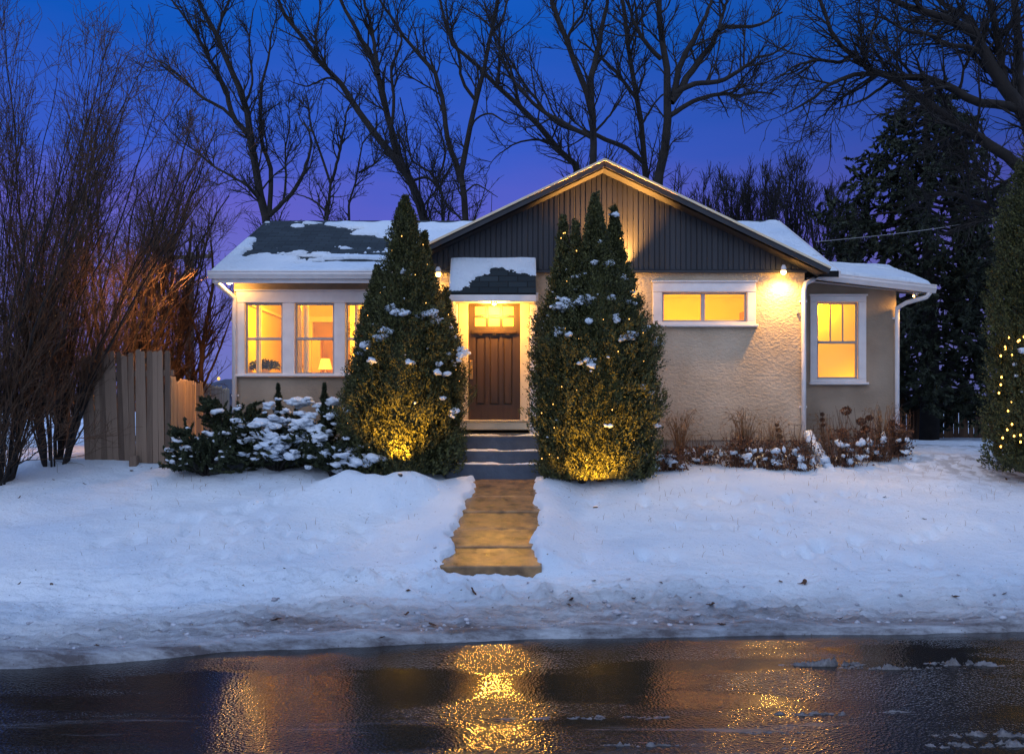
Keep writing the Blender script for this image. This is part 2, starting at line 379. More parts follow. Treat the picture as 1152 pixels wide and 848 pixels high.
# icosphere template for snow blobs
def ico_template(sub=2):
    import bmesh
    bm = bmesh.new(); bmesh.ops.create_icosphere(bm, subdivisions=sub, radius=1); bm.verts.ensure_lookup_table()
    V = np.array([v.co[:] for v in bm.verts]); T = np.array([[v.index for v in f.verts] for f in bm.faces]); bm.free(); return V, T
ICO_V, ICO_T = ico_template(2); ICO3_V, ICO3_T = ico_template(3)
def blobs(C, S, amp=.35, big=False, g=rng):
    TV, TT = (ICO3_V, ICO3_T) if big else (ICO_V, ICO_T)
    V = []; T = []; n = 0
    for c, s in zip(C, S):
        o = g.random(2)*50
        k = 1+amp*2*fbm(TV[:, 0]*1.4+o[0]+TV[:, 2], TV[:, 1]*1.4+o[1]-TV[:, 2], 3)
        V.append(np.asarray(c)+TV*k[:, None]*np.asarray(s)); T.append(TT+n); n += len(TV)
    return np.concatenate(V), np.concatenate(T)

def cards(Pn, D, W, L, g=rng, fold=.25):
    """kite-shaped leaf cards: centre positions, growth directions, widths, lengths"""
    n = len(Pn); D = D/(np.linalg.norm(D, axis=1, keepdims=True)+1e-9)
    rv = g.normal(size=D.shape); S = np.cross(D, rv); S /= np.linalg.norm(S, axis=1, keepdims=True)+1e-9
    U = np.cross(S, D)
    W = np.asarray(W)[:, None]; L = np.asarray(L)[:, None]
    a = Pn-D*L*.5; b = Pn+S*W*.5+U*W*fold; c = Pn+D*L*.5; d = Pn-S*W*.5+U*W*fold
    V = np.stack([a, b, c, d], 1).reshape(-1, 3)
    Q = np.arange(4*n).reshape(n, 4)
    return V, Q

# ------------------------------------------------------------------ camera + world + light
cam = bpy.data.cameras.new('camera'); co = bpy.data.objects.new('camera', cam); COL.objects.link(co)
co.location = (0, 0, EYE); co.rotation_euler = (math.pi/2, 0, 0)
cam.lens = 36; cam.sensor_width = 36; cam.shift_y = (HOR-424)/1152; cam.clip_end = 2000; cam.clip_start = .1
scene.camera = co
scene.view_settings.view_transform = 'Standard'; scene.view_settings.look = 'None'; scene.view_settings.exposure = 0
scene.cycles.use_denoising = True
scene.cycles.max_bounces = 8; scene.cycles.transparent_max_bounces = 8
scene.cycles.sample_clamp_indirect = 4

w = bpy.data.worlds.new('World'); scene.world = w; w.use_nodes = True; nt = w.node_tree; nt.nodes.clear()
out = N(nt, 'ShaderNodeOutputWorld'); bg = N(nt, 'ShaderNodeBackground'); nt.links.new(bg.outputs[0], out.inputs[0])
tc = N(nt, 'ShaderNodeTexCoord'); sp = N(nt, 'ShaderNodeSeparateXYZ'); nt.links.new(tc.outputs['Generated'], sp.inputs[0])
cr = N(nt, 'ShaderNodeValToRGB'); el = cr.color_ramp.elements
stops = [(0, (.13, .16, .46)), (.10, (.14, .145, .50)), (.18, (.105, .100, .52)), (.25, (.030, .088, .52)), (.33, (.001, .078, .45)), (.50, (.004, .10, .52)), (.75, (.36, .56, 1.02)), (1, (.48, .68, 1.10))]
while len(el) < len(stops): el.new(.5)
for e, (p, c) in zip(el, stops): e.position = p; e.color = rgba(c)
cn = N(nt, 'ShaderNodeTexNoise', i_Scale=2.2, i_Detail=5.); cmp_ = N(nt, 'ShaderNodeMapping'); cmp_.inputs['Scale'].default_value = (1, 1, 5); nt.links.new(tc.outputs['Generated'], cmp_.inputs[0]); nt.links.new(cmp_.outputs[0], cn.inputs[0])
cma = N(nt, 'ShaderNodeMath', operation='MULTIPLY_ADD'); cma.inputs[1].default_value = .16; nt.links.new(cn.outputs[0], cma.inputs[0]); csub = N(nt, 'ShaderNodeMath', operation='SUBTRACT'); csub.inputs[1].default_value = .08
nt.links.new(sp.outputs[2], csub.inputs[0]); nt.links.new(csub.outputs[0], cma.inputs[2]); nt.links.new(cma.outputs[0], cr.inputs[0])
# darker to the right, afterglow behind the camera
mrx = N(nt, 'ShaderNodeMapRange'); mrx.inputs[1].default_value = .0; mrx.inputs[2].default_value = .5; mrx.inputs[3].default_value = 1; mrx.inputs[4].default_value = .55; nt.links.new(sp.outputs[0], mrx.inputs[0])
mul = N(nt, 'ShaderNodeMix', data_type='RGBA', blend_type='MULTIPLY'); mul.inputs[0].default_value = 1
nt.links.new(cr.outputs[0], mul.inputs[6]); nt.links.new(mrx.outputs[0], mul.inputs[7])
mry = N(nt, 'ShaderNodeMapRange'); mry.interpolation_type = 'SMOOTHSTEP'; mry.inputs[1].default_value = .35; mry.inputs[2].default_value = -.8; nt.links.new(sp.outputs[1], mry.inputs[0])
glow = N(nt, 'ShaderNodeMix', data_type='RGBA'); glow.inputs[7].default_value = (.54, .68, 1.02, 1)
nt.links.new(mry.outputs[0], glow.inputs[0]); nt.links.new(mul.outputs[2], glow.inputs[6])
sky = N(nt, 'ShaderNodeTexSky'); sky.sky_type = 'NISHITA'; sky.sun_disc = False; sky.sun_elevation = math.radians(1.5); sky.sun_rotation = math.radians(200)
skm = N(nt, 'ShaderNodeMix', data_type='RGBA', blend_type='ADD'); skm.inputs[0].default_value = .006
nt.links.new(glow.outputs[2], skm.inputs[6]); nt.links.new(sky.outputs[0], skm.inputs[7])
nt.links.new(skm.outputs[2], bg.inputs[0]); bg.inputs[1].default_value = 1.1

sd = bpy.data.lights.new('dusk_fill', 'SUN'); sd.energy = .5; sd.angle = math.radians(25); sd.color = (.72, .80, 1.0)  # no sun at dusk: wide bluish fill added for soft modelling of the snow
so = bpy.data.objects.new('dusk_fill', sd); COL.objects.link(so); so.rotation_euler = (math.radians(58), 0, math.radians(-30))

def lamp(name, loc, energy, color, parent=None, size=.05, kind='POINT', target=None, cone=80, blend=.6):
    d = bpy.data.lights.new(name, kind); d.energy = energy; d.color = color
    d.shadow_soft_size = size
    o = bpy.data.objects.new(name, d); COL.objects.link(o)
    if kind == 'SPOT': d.spot_size = math.radians(cone); d.spot_blend = blend
    if target is not None:
        o.rotation_euler = (Vector(target)-Vector(loc)).to_track_quat('-Z', 'Y').to_euler()
    if parent is not None:
        o.parent = parent; o.location = Vector(loc)-root_of(parent).location
    else: o.location = loc
    return o
WARM = (1, .50, .10)

# ------------------------------------------------------------------ ground, road, path
EX = [-60, -4.6, -2.8, -1.2, .2, 2.5, 5.4, 60]; EY = [9.0, 9.52, 10.05, 10.30, 10.50, 10.70, 10.83, 11.1]
def edge(x): return np.interp(x, EX, EY)
def walk_c(y): return np.interp(y, [12.4, 16.1], [-.26, -.07])
def walk_h(y): return np.interp(y, [12.4, 16.1, 17], [.47, 1.28, 1.28])
def crossfall(y): return .070*(np.clip(y, 1, 10.5)-10.5)
def ground_h(x, y):
    s = y-edge(x)+.10*fbm(x, y*.6, 4, 1.7)
    h = -.07+.13*sstep(-.02, .09, s)
    h = h+.10*sstep(.05, 1.5, s)
    h = h+np.interp(y, [11.7, 12.5, 13.5, 16.1, 17.2, 20, 60], [0, .26, .46, 1.14, 1.42, 1.48, 1.5])*sstep(.2, 1.2, s)
    far = 1-sstep(40, 70, np.hypot(x, y))
    # lumps and plough crumbs
    h = h+far*sstep(.15, 1.2, s)*(.10*fbm(x, y, 3, .45)+.030*fbm(x, y, 4, 1.6))
    vg = sstep(.1, .5, s)*(1-sstep(12.0, 12.9, y))
    h = h+vg*(.10*np.abs(fbm(x*1.0, y*1.5, 5, 3.0, .65))+.02*fbm(x*.4, y*5, 3, 3))
    crumb = np.exp(-((y-(11.95-.06*x+.25*fbm(x, 0*y, 2, .7)))/.33)**2)*sstep(5.5, 1.5, np.abs(x))+.35*np.exp(-((y-11.3)/.25)**2)
    h = h+crumb*.16*np.maximum(0, fbm(x, y, 4, 5.5, .7)+.02)
    h = h+far*sstep(12.4, 13, y)*(.016*fbm(x, y, 4, 3.5)+.010*np.abs(fbm(x, y, 3, 9)))
    lip = np.exp(-((s-.16)/.10)**2)*.05*(1+fbm(x, y, 2, 1.1)*2); h = h+lip*(s > 0)
    h = h+.35*np.exp(-(((x+1.95)/1.05)**2+((y-15.3)/.45)**2))*(1+.5*fbm(x, y, 3, 1.6))
    h = h+.10*np.exp(-(((x-2.6)/1.8)**2+((y-15.9)/.5)**2))
    h = h+crossfall(y)
    # footprints and a trodden trail
    for (ax, ay, bx, by, n, seed) in TRAILS:
        for k in range(n):
            t = (k+.5)/n; cx = ax+(bx-ax)*t+.12*math.sin(k*2.1+seed)+(.09 if k % 2 else -.09); cy = ay+(by-ay)*t+.10*math.cos(k*1.3+seed)
            h = h-.075*np.exp(-(((x-cx)/.085)**2+((y-cy)/.14)**2))+.02*np.exp(-(((x-cx)/.17)**2+((y-cy-.1)/.22)**2))
    h = h+.05*far*sstep(13.2, 14.5, y)*np.minimum(0, fbm(x+40, y, 3, 1.1)+.12)*2
    near = sstep(1.25, .62, np.abs(x-walk_c(y)))*sstep(12.30, 12.7, y)*(1-sstep(15.9, 16.3, y))
    h = h+near*np.maximum(0, walk_h(y)+.085+.03*fbm(x, y, 3, 2.2)-h)
    # carve the walk
    e = .52-.025*(y-12.4)+.16*fbm(y*1.3, x*.2+7*(x > -.2), 3, 1.6)+.09*fbm(y, x, 3, 6)
    d = np.abs(x-walk_c(y))-e
    inw = (1-sstep(-.02, .10, d))*sstep(12.27, 12.36, y+.05*fbm(x, y, 2, 3))*(1-sstep(16.15, 16.25, y))
    h = np.where(inw > 0, h*(1-inw)+(walk_h(y)-.16)*inw, h)
    ft = np.exp(-((np.abs(d)-.0)/.28)**2)*(y > 12.5)*(y < 16.0)*(1-inw)
    h = h+.03*ft*(.6+1.8*fbm(x, y, 3, 5))
    # clear the area of the steps and of the house footprint
    st = (x > -1.05)*(x < .62)*(y > 16.12)*(y < 17.4); h = np.where(st, 1.22, h)
    hs = (x > -4.8)*(x < 6.9)*(y > 17.95)*(y < 24); h = np.where(hs, np.minimum(h, 1.4), h)
    return h
TRAILS = [(*P(195, 640, 12.3)[:2], *P(225, 560, 14.6)[:2], 7, 1), (3.3, 13.1, 6.4, 13.9, 10, 2), (2.3, 14.2, 5.4, 12.6, 11, 4), (-5.5, 13.2, -3.2, 15.4, 9, 7), (6.5, 16.5, 8.6, 22, 16, 3), (-2.9, 12.9, -1.5, 14.9, 7, 9), (1.0, 12.8, 2.2, 13.0, 4, 5), (3.2, 15.9, 4.2, 12.4, 11, 6), (-5.2, 14.6, -1.3, 13.3, 12, 8), (-3.9, 12.2, -3.4, 15.3, 8, 11), (1.2, 15.0, 5.8, 15.2, 13, 12)]
def gh(x, y): return float(ground_h(np.array([float(x)]), np.array([float(y)]))[0])

xs = np.concatenate([-np.geomspace(11, 900, 46)[::-1][:-1], np.arange(-11, 11.01, .045), np.geomspace(11, 900, 46)[1:]])
ys = np.concatenate([np.linspace(-60, 8.2, 16), np.arange(8.3, 17.6, .032), np.arange(17.6, 24, .12), np.geomspace(24, 1500, 60)])
GX, GY = np.meshgrid(xs, ys); GH = ground_h(GX, GY)
nx, ny = len(xs), len(ys); ii = np.arange(nx*ny).reshape(ny, nx)
Q = np.stack([ii[:-1, :-1], ii[:-1, 1:], ii[1:, 1:], ii[1:, :-1]], -1).reshape(-1, 4)
gr = mesh_obj('ground', np.stack([GX, GY, GH], -1), Q, M['snow_ground'], smooth=True); tag(gr, 'snow covered front lawn sloping up to the house', kind='structure')
S_ = GY-edge(GX)
dirt = (1-sstep(.2, 1.5, S_+.5*fbm(GX*.5, GY, 3, 1.2)))*.75+.30*(1-sstep(.8, 2.3, S_+.8*fbm(GX*.5, GY, 4, 1.2)))
a = gr.data.attributes.new('dirt', 'FLOAT', 'POINT'); a.data.foreach_set('value', dirt.ravel().astype(np.float32))
soil = np.exp(-(((GX-9.6)/2.6)**2+((GY-16.6)/.9)**2))*1.0+np.exp(-(((GX-9.6)/1.6)**2+((GY-20.5)/1.2)**2))*.8+np.exp(-((GX-2.9)/2.6)**2-((GY-17.1)/.35)**2)
a = gr.data.attributes.new('soil', 'FLOAT', 'POINT'); a.data.foreach_set('value', np.clip(soil, 0, 1).ravel().astype(np.float32))

# road sheet (follows under the snow verge)
xr = np.concatenate([np.linspace(-90, -8, 20), np.arange(-7.9, 8, .1), np.linspace(8.1, 90, 20)]); yr = np.arange(1.0, 12.2, .05)
RX, RY = np.meshgrid(xr, yr); RH = crossfall(RY)
ii = np.arange(len(xr)*len(yr)).reshape(len(yr), len(xr))
Q = np.stack([ii[:-1, :-1], ii[:-1, 1:], ii[1:, 1:], ii[1:, :-1]], -1).reshape(-1, 4)
rd = mesh_obj('road', np.stack([RX, RY, RH], -1), Q, M['road'], smooth=True); tag(rd, 'wet asphalt road with thin streaks of slush', kind='structure')
sl = -.035+.13*np.exp(-((RY-(8.15-.012*RX))/.22)**2)+.20*sstep(8.3, 7.0, RY)*(.6+.4*sstep(-2, 3, RX))+.13*np.exp(-((RX-3.2)/1.6)**2-((RY-9.85)/.12)**2)-.05
a = rd.data.attributes.new('slush', 'FLOAT', 'POINT'); a.data.foreach_set('value', sl.ravel().astype(np.float32))

# slush ridges left by tyres: low bumpy strips
def slush_ridge(x0, x1, yc, slope, wdt, hgt, seed):
    x = np.arange(x0, x1, .012); v = np.linspace(-1, 1, 13); X, V = np.meshgrid(x, v)
    t = (X-x0)/(x1-x0); env = np.sin(np.pi*np.clip(t, 0, 1))**.5*np.clip(.55+1.8*fbm(X+seed, X*0, 3, 1.5), 0, 1.4)
    Yv = yc+slope*(X-x0)+V*wdt+.05*fbm(X+seed, V*0+3, 3, 1.2)
    H = -.008+.62*hgt*env*(1-V**2)**.5*(.40+3.2*fbm(X*1.0+seed, Yv*2.5+seed, 5, 11, .8))
    H = H+crossfall(Yv)
    i2 = np.arange(X.size).reshape(X.shape); q = np.stack([i2[:-1, :-1], i2[:-1, 1:], i2[1:, 1:], i2[1:, :-1]], -1).reshape(-1, 4)
    return np.stack([X, Yv, H], -1).reshape(-1, 3), q
sr = [slush_ridge(*a) for a in [(2.3, 4.7, 9.72, .0, .06, .040, 3), (2.9, 4.4, 9.60, .0, .035, .022, 4), (-.1, 1.3, 8.30, .04, .045, .040, 8), (.8, 4.9, 8.34, .05, .03, .020, 5), (1.3, 3.2, 8.0, .03, .03, .016, 44), (1.9, 4.6, 7.75, .02, .06, .024, 12), (3.2, 5.0, 7.95, .03, .05, .022, 13), (-.6, 1.6, 7.2, .03, .05, .018, 19), (3.2, 5.0, 7.3, .0, .07, .026, 29), (.2, 2.1, 7.45, .04, .035, .018, 31), (.4, 1.6, 7.75, .02, .03, .016, 37)]]
v_, q_ = join_np(sr); o = mesh_obj('slush', v_, q_, M['slush'], smooth=True); tag(o, 'grey icy slush pushed into low ridges on the wet road', 'slush', kind='stuff')

# walk slabs
sb = MB(); ylines = [12.38, 13.05, 13.75, 14.45, 15.2, 16.1]
for i in range(5):
    y0, y1 = ylines[i]+.012, ylines[i+1]-.012; z0 = walk_h(y0)+[.0, .012, .002, .014, .0][i]; z1 = walk_h(y1)+[-.006, .0, -.008, -.002, .0][i]; a = walk_c(y0); b = walk_c(y1)
    X0, X1 = -.62, .62
    sb.quadslab([(a+X0, y0, z0), (a+X1, y0, z0), (b+X1, y1, z1), (b+X0, y1, z1)], .26)
o = sb.build('path', M['concrete']); tag(o, 'wet concrete front walk cleared between the snow', kind='structure')
bv = o.modifiers.new('bevel', 'BEVEL'); bv.width = .012; bv.segments = 2

# far hills
hx = np.linspace(-700, 700, 90); hz = 10+9*fbm(hx*.01, hx*0, 4, 1.3)
V = []
for x, z in zip(hx, hz): V += [(x, 620, -5), (x, 640, float(max(4, z)))]
o = mesh_obj('hills', V, [(2*i, 2*i+2, 2*i+3, 2*i+1) for i in range(len(hx)-1)], M['hill']); tag(o, 'low dark hills on the horizon', kind='structure')

# ------------------------------------------------------------------ house
HX, HY = 0.0, 17.5
house = empty('house', (HX, HY, 1.4), 'single storey stucco house with dark gable, snowy roof and glowing amber windows', 'house')
ZE = 4.72                       # main eave height
def wall_holes(mb, x0, x1, z0, z1, y, t, holes, ztop=None):
    """front wall sheet with openings and reveals"""
    xs_ = sorted({x0, x1, *[h[0] for h in holes], *[h[1] for h in holes]}); zs_ = sorted({z0, z1, *[h[2] for h in holes], *[h[3] for h in holes]})
    for i in range(len(xs_)-1):
        for j in range(len(zs_)-1):
            a, b, c, d = xs_[i], xs_[i+1], zs_[j], zs_[j+1]; mx, mz = (a+b)/2, (c+d)/2
            if any(h[0] < mx < h[1] and h[2] < mz < h[3] for h in holes): continue
            mb.add([(a, y, c), (b, y, c), (b, y, d), (a, y, d)], [(0, 1, 2, 3)])
            mb.add([(a, y+t, c), (b, y+t, c), (b, y+t, d), (a, y+t, d)], [(3, 2, 1, 0)])
    for (a, b, c, d) in holes+[(x0, x1, z0, z1)]:
        mb.add([(a, y, c), (b, y, c), (b, y, d), (a, y, d), (a, y+t, c), (b, y+t, c), (b, y+t, d), (a, y+t, d)],
               [(0, 4, 5, 1), (1, 5, 6, 2), (2, 6, 7, 3), (3, 7, 4, 0)])
YL, YG, YA = 17.9, 17.5, 18.5
def px_rect(x0, x1, y0, y1, Y): return (PX(x0, Y), PX(x1, Y), PZ(y1, Y), PZ(y0, Y))
# openings
LG = [(278, 316), (334, 374), (391, 431)]
holeL = px_rect(272, 437, 340, 424, YL)
holeW = px_rect(741, 844, 325, 363, YG)
holeA = px_rect(917, 968, 338, 426, YA)
DX0, DX1, DZ0, DZ1 = PX(527, 17.6), PX(585, 17.6), PZ(472, 17.6), PZ(338, 17.6)
holeD = (PX(515, YG), PX(596, YG), PZ(487, YG), PZ(334, YG))
mb = MB(); wall_holes(mb, -1.35, 5.0, 1.85, 4.74, YG, .18, [holeW, holeD])
mb.box(4.82, 4.998, YG+.18, 24, 1.85, 4.5); mb.box(-1.348, -1.20, YG+.18, 18.2, 1.85, 4.6)
mb.build('front_wall', M['stucco'], house)
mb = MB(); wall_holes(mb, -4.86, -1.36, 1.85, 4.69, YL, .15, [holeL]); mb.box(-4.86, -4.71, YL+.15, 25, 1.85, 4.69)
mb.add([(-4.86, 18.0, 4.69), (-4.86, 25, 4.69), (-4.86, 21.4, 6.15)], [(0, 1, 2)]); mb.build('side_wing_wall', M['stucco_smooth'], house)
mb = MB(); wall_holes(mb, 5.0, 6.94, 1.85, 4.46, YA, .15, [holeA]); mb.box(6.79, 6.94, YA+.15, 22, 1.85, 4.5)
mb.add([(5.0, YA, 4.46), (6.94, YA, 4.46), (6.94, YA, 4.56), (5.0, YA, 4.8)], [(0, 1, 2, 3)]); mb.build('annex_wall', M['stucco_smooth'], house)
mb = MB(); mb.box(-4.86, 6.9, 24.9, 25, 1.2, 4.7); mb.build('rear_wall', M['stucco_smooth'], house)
mb = MB(); mb.box(-1.32, -1.07, YG+.03, YG+.2, 1.1, 1.85); mb.box(.64, 4.97, YG+.03, YG+.2, 1.1, 1.85); mb.box(-4.83, -1.36, YL+.03, YL+.2, 1.1, 1.85); mb.box(4.97, 6.91, YA+.03, YA+.2, 1.1, 1.85)
mb.box(-4.83, -4.7, YL+.2, 25, 1.1, 1.85); mb.box(6.78, 6.91, YA+.2, 22, 1.1, 1.85); mb.build('foundation', M['foundation'], house)

# gable siding: board and batten
PKX, PKZ, SL = 1.544, 6.536, .478
def rake_z(x): return PKZ-SL*abs(x-PKX)
mb = MB(); yb = YG-.035; z0 = 4.745; x0, x1 = -1.37, 5.12
mb.add([(x0, yb, z0), (x1, yb, z0), (x1, yb, max(z0+.001, rake_z(x1)-.02)), (PKX, yb, PKZ-.02), (x0, yb, rake_z(x0)-.02)], [(0, 1, 2, 3, 4)])
mb.add([(x0, yb, z0), (x1, yb, z0), (x1, YG+.1, z0), (x0, YG+.1, z0)], [(0, 1, 2, 3)])
x = x0+.02; k = 0
while x < x1-.05:
    wd = [.085, .10, .085, .09][k % 4]; zt = rake_z(x+wd/2)-.05
    if zt > z0+.06: mb.bbox(x, x+wd-.010, yb-.012-.004*(k % 3), yb, z0+.002, zt, .006)
    x += wd; k += 1
mb.build('gable_siding', M['siding'], house)
mb = MB(); mb.box(-1.38, 5.02, YG-.075, YG-.036, 4.70, 4.742); mb.build('drip_trim', M['siding'], house)

# roofs
def roof_uv_mesh(name, grids, thick, parent, snow_fn=None):
    pass
SL_M = .4
mb = MB(); t = .10
YR = 21.4; ZR = ZE+SL_M*4.0
V = []; UV = []; Fq = []
def add_roof_plane(c, n=1):
    base = len(V); a = Vector(c[0]); eu = (Vector(c[1])-a); 
    eu.normalize()
    nrm = eu.cross(Vector(c[3])-a).normalized(); ev = nrm.cross(eu)
    for p in c:
        d = Vector(p)-a; V.append(p); UV.append((d.dot(eu), d.dot(ev)))
    for p in c: V.append((p[0], p[1], p[2]-.10)); UV.append((0, 0))
    b = base; Fq.extend([(b, b+1, b+2, b+3), (b+7, b+6, b+5, b+4), (b, b+4, b+5, b+1), (b+1, b+5, b+6, b+2), (b+2, b+6, b+7, b+3), (b+3, b+7, b+4, b)])
def roof_obj(name):
    global V, UV, Fq
    o = mesh_obj(name, V, Fq, M['shingle'], house, uv=UV); V = []; UV = []; Fq = []; return o
add_roof_plane([(-5.1, 17.4, ZE), (-1.40, 17.4, ZE), (-1.40, YR, ZR), (-5.1, YR, ZR)])
add_roof_plane([(-1.40, 17.75, ZE+.14), (5.20, 17.75, ZE+.14), (5.20, YR, ZR), (-1.40, YR, ZR)])
add_roof_plane([(5.20, 17.4, ZE), (5.55, 17.4, ZE), (5.55, YR, ZR), (5.20, YR, ZR)])
add_roof_plane([(5.55, 25.5, ZE-.04), (-5.1, 25.5, ZE-.04), (-5.1, YR, ZR), (5.55, YR, ZR)])
main_roof = roof_obj('main_roof')
YGF = 17.1
add_roof_plane([(-1.55, YGF, rake_z(-1.55)), (PKX, YGF, PKZ), (PKX, 22.4, PKZ), (-1.55, 22.4, rake_z(-1.55))])
add_roof_plane([(PKX, YGF, PKZ), (5.28, YGF, rake_z(5.28)), (5.28, 22.4, rake_z(5.28)), (PKX, 22.4, PKZ)])
gable_roof = roof_obj('gable_roof')
AR = [(5.05, 18.1, 4.83), (7.42, 18.1, 4.56), (7.5, 20.3, 5.17), (5.05, 20.3, 5.30)]
add_roof_plane(AR); annex_roof = roof_obj('annex_roof')
CX0, CX1 = PX(506, 16.85), PX(603, 16.85); CZ0, CZ1 = PZ(330, 16.85), 4.93
add_roof_plane([(CX0, 16.82, CZ0), (CX1, 16.82, CZ0), (CX1, YG-.06, CZ1), (CX0, YG-.06, CZ1)]); canopy_roof = roof_obj('canopy_roof')

def in_poly(px, py, poly):
    px = np.asarray(px); inside = np.zeros(px.shape, bool); dmin = np.full(px.shape, 1e9); n = len(poly)
    for i in range(n):
        x1, y1 = poly[i]; x2, y2 = poly[(i+1) % n]
        c = ((y1 > py) != (y2 > py)) & (px < (x2-x1)*(py-y1)/((y2-y1) or 1e-9)+x1); inside ^= c
        t = np.clip(((px-x1)*(x2-x1)+(py-y1)*(y2-y1))/((x2-x1)**2+(y2-y1)**2), 0, 1)
        dmin = np.minimum(dmin, np.hypot(px-x1-t*(x2-x1), py-y1-t*(y2-y1)))
    return np.where(inside, -dmin, dmin)
def snow_sheet(name, c, nu, nv, thick, bare, parent, edge_round=.06, amp=.5, seed=0, rough=1.0):
    """snow layer over the roof plane c; bare(u,v in metres) <0 where the shingles are swept bare"""
    c = [np.array(p, float) for p in c]; u = np.linspace(0, 1, nu); v = np.linspace(0, 1, nv); U, W = np.meshgrid(u, v)
    Pn = (c[0]*(1-U[..., None])+c[1]*U[..., None])*(1-W[..., None])+(c[3]*(1-U[..., None])+c[2]*U[..., None])*W[..., None]
    lu = np.linalg.norm(c[1]-c[0]); lv = np.linalg.norm(c[3]-c[0]); X = U*lu; Y = W*lv
    e = np.minimum(np.minimum(X, lu-X), np.minimum(Y, lv-Y)); prof = np.sqrt(np.clip(e/edge_round, 0, 1))
    b = bare(X, Y)
    k = np.clip(b/.10, -1, 1); k = np.sign(k)*np.abs(k)**.6
    T = thick*(1+amp*fbm(X+seed, Y+seed, 4, 1.1)*1.2)*k
    T = np.where(k > 0, T*prof, T)
    Pn[..., 2] += T+.004
    ii = np.arange(nu*nv).reshape(nv, nu); q = np.stack([ii[:-1, :-1], ii[:-1, 1:], ii[1:, 1:], ii[1:, :-1]], -1).reshape(-1, 4)
    keep = (T.ravel()[q] > -.01).any(1); q = q[keep]
    used = np.unique(q); m = np.full(nu*nv, -1); m[used] = np.arange(len(used))
    return mesh_obj(name, Pn.reshape(-1, 3)[used], m[q], M['snow'], parent, smooth=True)
barep = [(p[0], p[1]) for p in [(292, 253), (318, 247.5), (326, 253), (343, 256), (362, 251.5), (370, 253), (392, 262), (418, 267), (440, 271), (440, 284), (415, 281), (395, 284), (378, 281), (360, 283), (345, 281), (325, 283), (305, 285), (280, 289)]]
def bare_main(X, Y):
    x = -5.1+X*10.65/10.65; v = Y/math.hypot(4, 1.6); yy = 17.4+v*4; zz = ZE+v*1.6
    px = 576+F*x/yy; py = HOR-F*(zz-EYE)/yy
    d = in_poly(px+16*fbm(x*1.5, v*9, 4, 1.2), py+9*fbm(x*1.6+5, v*14, 5, 1.4, .6), barep)/26.-.10+.10*fbm(x*2, v*26, 4, 1.3)
    low = fbm(x*1.3+3.3, v*16, 5, 1.4, .6)+.22
    band = np.clip(1.6-np.abs(py-291)/7, 0, 1)*np.clip(1.6-np.abs(px-370)/75, 0, 1)
    hl = low*1.0+.24-band*.53
    ridge = -.02+(ZR-.05-zz)*1.6+.22*fbm(x*1.6, x*0, 3, 1)
    front = np.where((x > -1.36) & (x < 5.24), (yy-17.9)*1.5, 1.)
    return np.minimum(np.minimum(np.minimum(d, hl), ridge), front)
snow_sheet('snow', [(-5.12, 17.38, ZE), (5.53, 17.38, ZE), (5.53, YR-.02, ZR), (-5.12, YR-.02, ZR)], 900, 420, .038, bare_main, main_roof)
snow_sheet('snow', [(PKX+.1, YGF+.16, rake_z(PKX+.1)), (5.26, YGF+.12, rake_z(5.26)), (5.26, 21.6, rake_z(5.26)), (PKX+.1, 21.6, rake_z(PKX+.1))], 200, 120, .045, lambda X, Y: .2+.4*fbm(X, Y, 3, 1), gable_roof)
snow_sheet('snow', [(-1.5, YGF+.16, rake_z(-1.5)), (PKX-.1, YGF+.12, rake_z(PKX-.1)), (PKX-.1, 21.6, rake_z(PKX-.1)), (-1.5, 21.6, rake_z(-1.5))], 200, 120, .035, lambda X, Y: .2+.4*fbm(X, Y, 3, 1), gable_roof)
def bare_annex(X, Y): return .3+.9*fbm(X*.9, Y*2.5, 4, 1.2)-.25*np.clip(1-Y/.5, 0, 1)
snow_sheet('snow', AR, 180, 120, .075, bare_annex, annex_roof)
def bare_can(X, Y):
    u = X/(CX1-CX0); v = Y/.95
    line = np.interp(u, [0, .12, .3, .5, .62, .8, 1], [.04, .10, .42, .66, .66, .52, .50])
    return (v-line)*.95*.8+.16*fbm(X*4, Y*6, 5, 1.0, .6)
snow_sheet('snow', [(CX0-.015, 16.81, CZ0), (CX1+.01, 16.81, CZ0), (CX1+.01, YG-.07, CZ1), (CX0-.015, YG-.07, CZ1)], 240, 160, .048, bare_can, canopy_roof, edge_round=.05)

# rakes, fascia, soffit
mb = MB()
mb.beam((-1.56, YGF-.012, rake_z(-1.56)-.06), (PKX, YGF-.012, PKZ-.06), .03, .10); mb.beam((PKX, YGF-.012, PKZ-.06), (5.30, YGF-.012, rake_z(5.30)-.06), .03, .10)
mb.build('rake_board', M['siding'], house)
mb = MB(); mb.beam((-1.57, YGF-.035, rake_z(-1.57)-.005), (PKX, YGF-.035, PKZ-.002), .05, .035); mb.beam((PKX, YGF-.035, PKZ-.002), (5.31, YGF-.035, rake_z(5.31)-.005), .05, .035)
mb.build('rake_edge', M['cream'], house)
mb = MB()
for a, b in (((-1.5), PKX), (PKX, 5.2)):
    mb.add([(a, YGF+.01, rake_z(a)-.14), (b, YGF+.01, rake_z(b)-.14), (b, YG-.03, rake_z(b)-.14), (a, YG-.03, rake_z(a)-.14)], [(0, 1, 2, 3)])
mb.build('gable_soffit', M['siding'], house); mb = MB(); mb.box(-5.06, -1.38, 17.42, YL-.002, ZE-.14, ZE-.105); mb.build('soffit', M['white'], house)
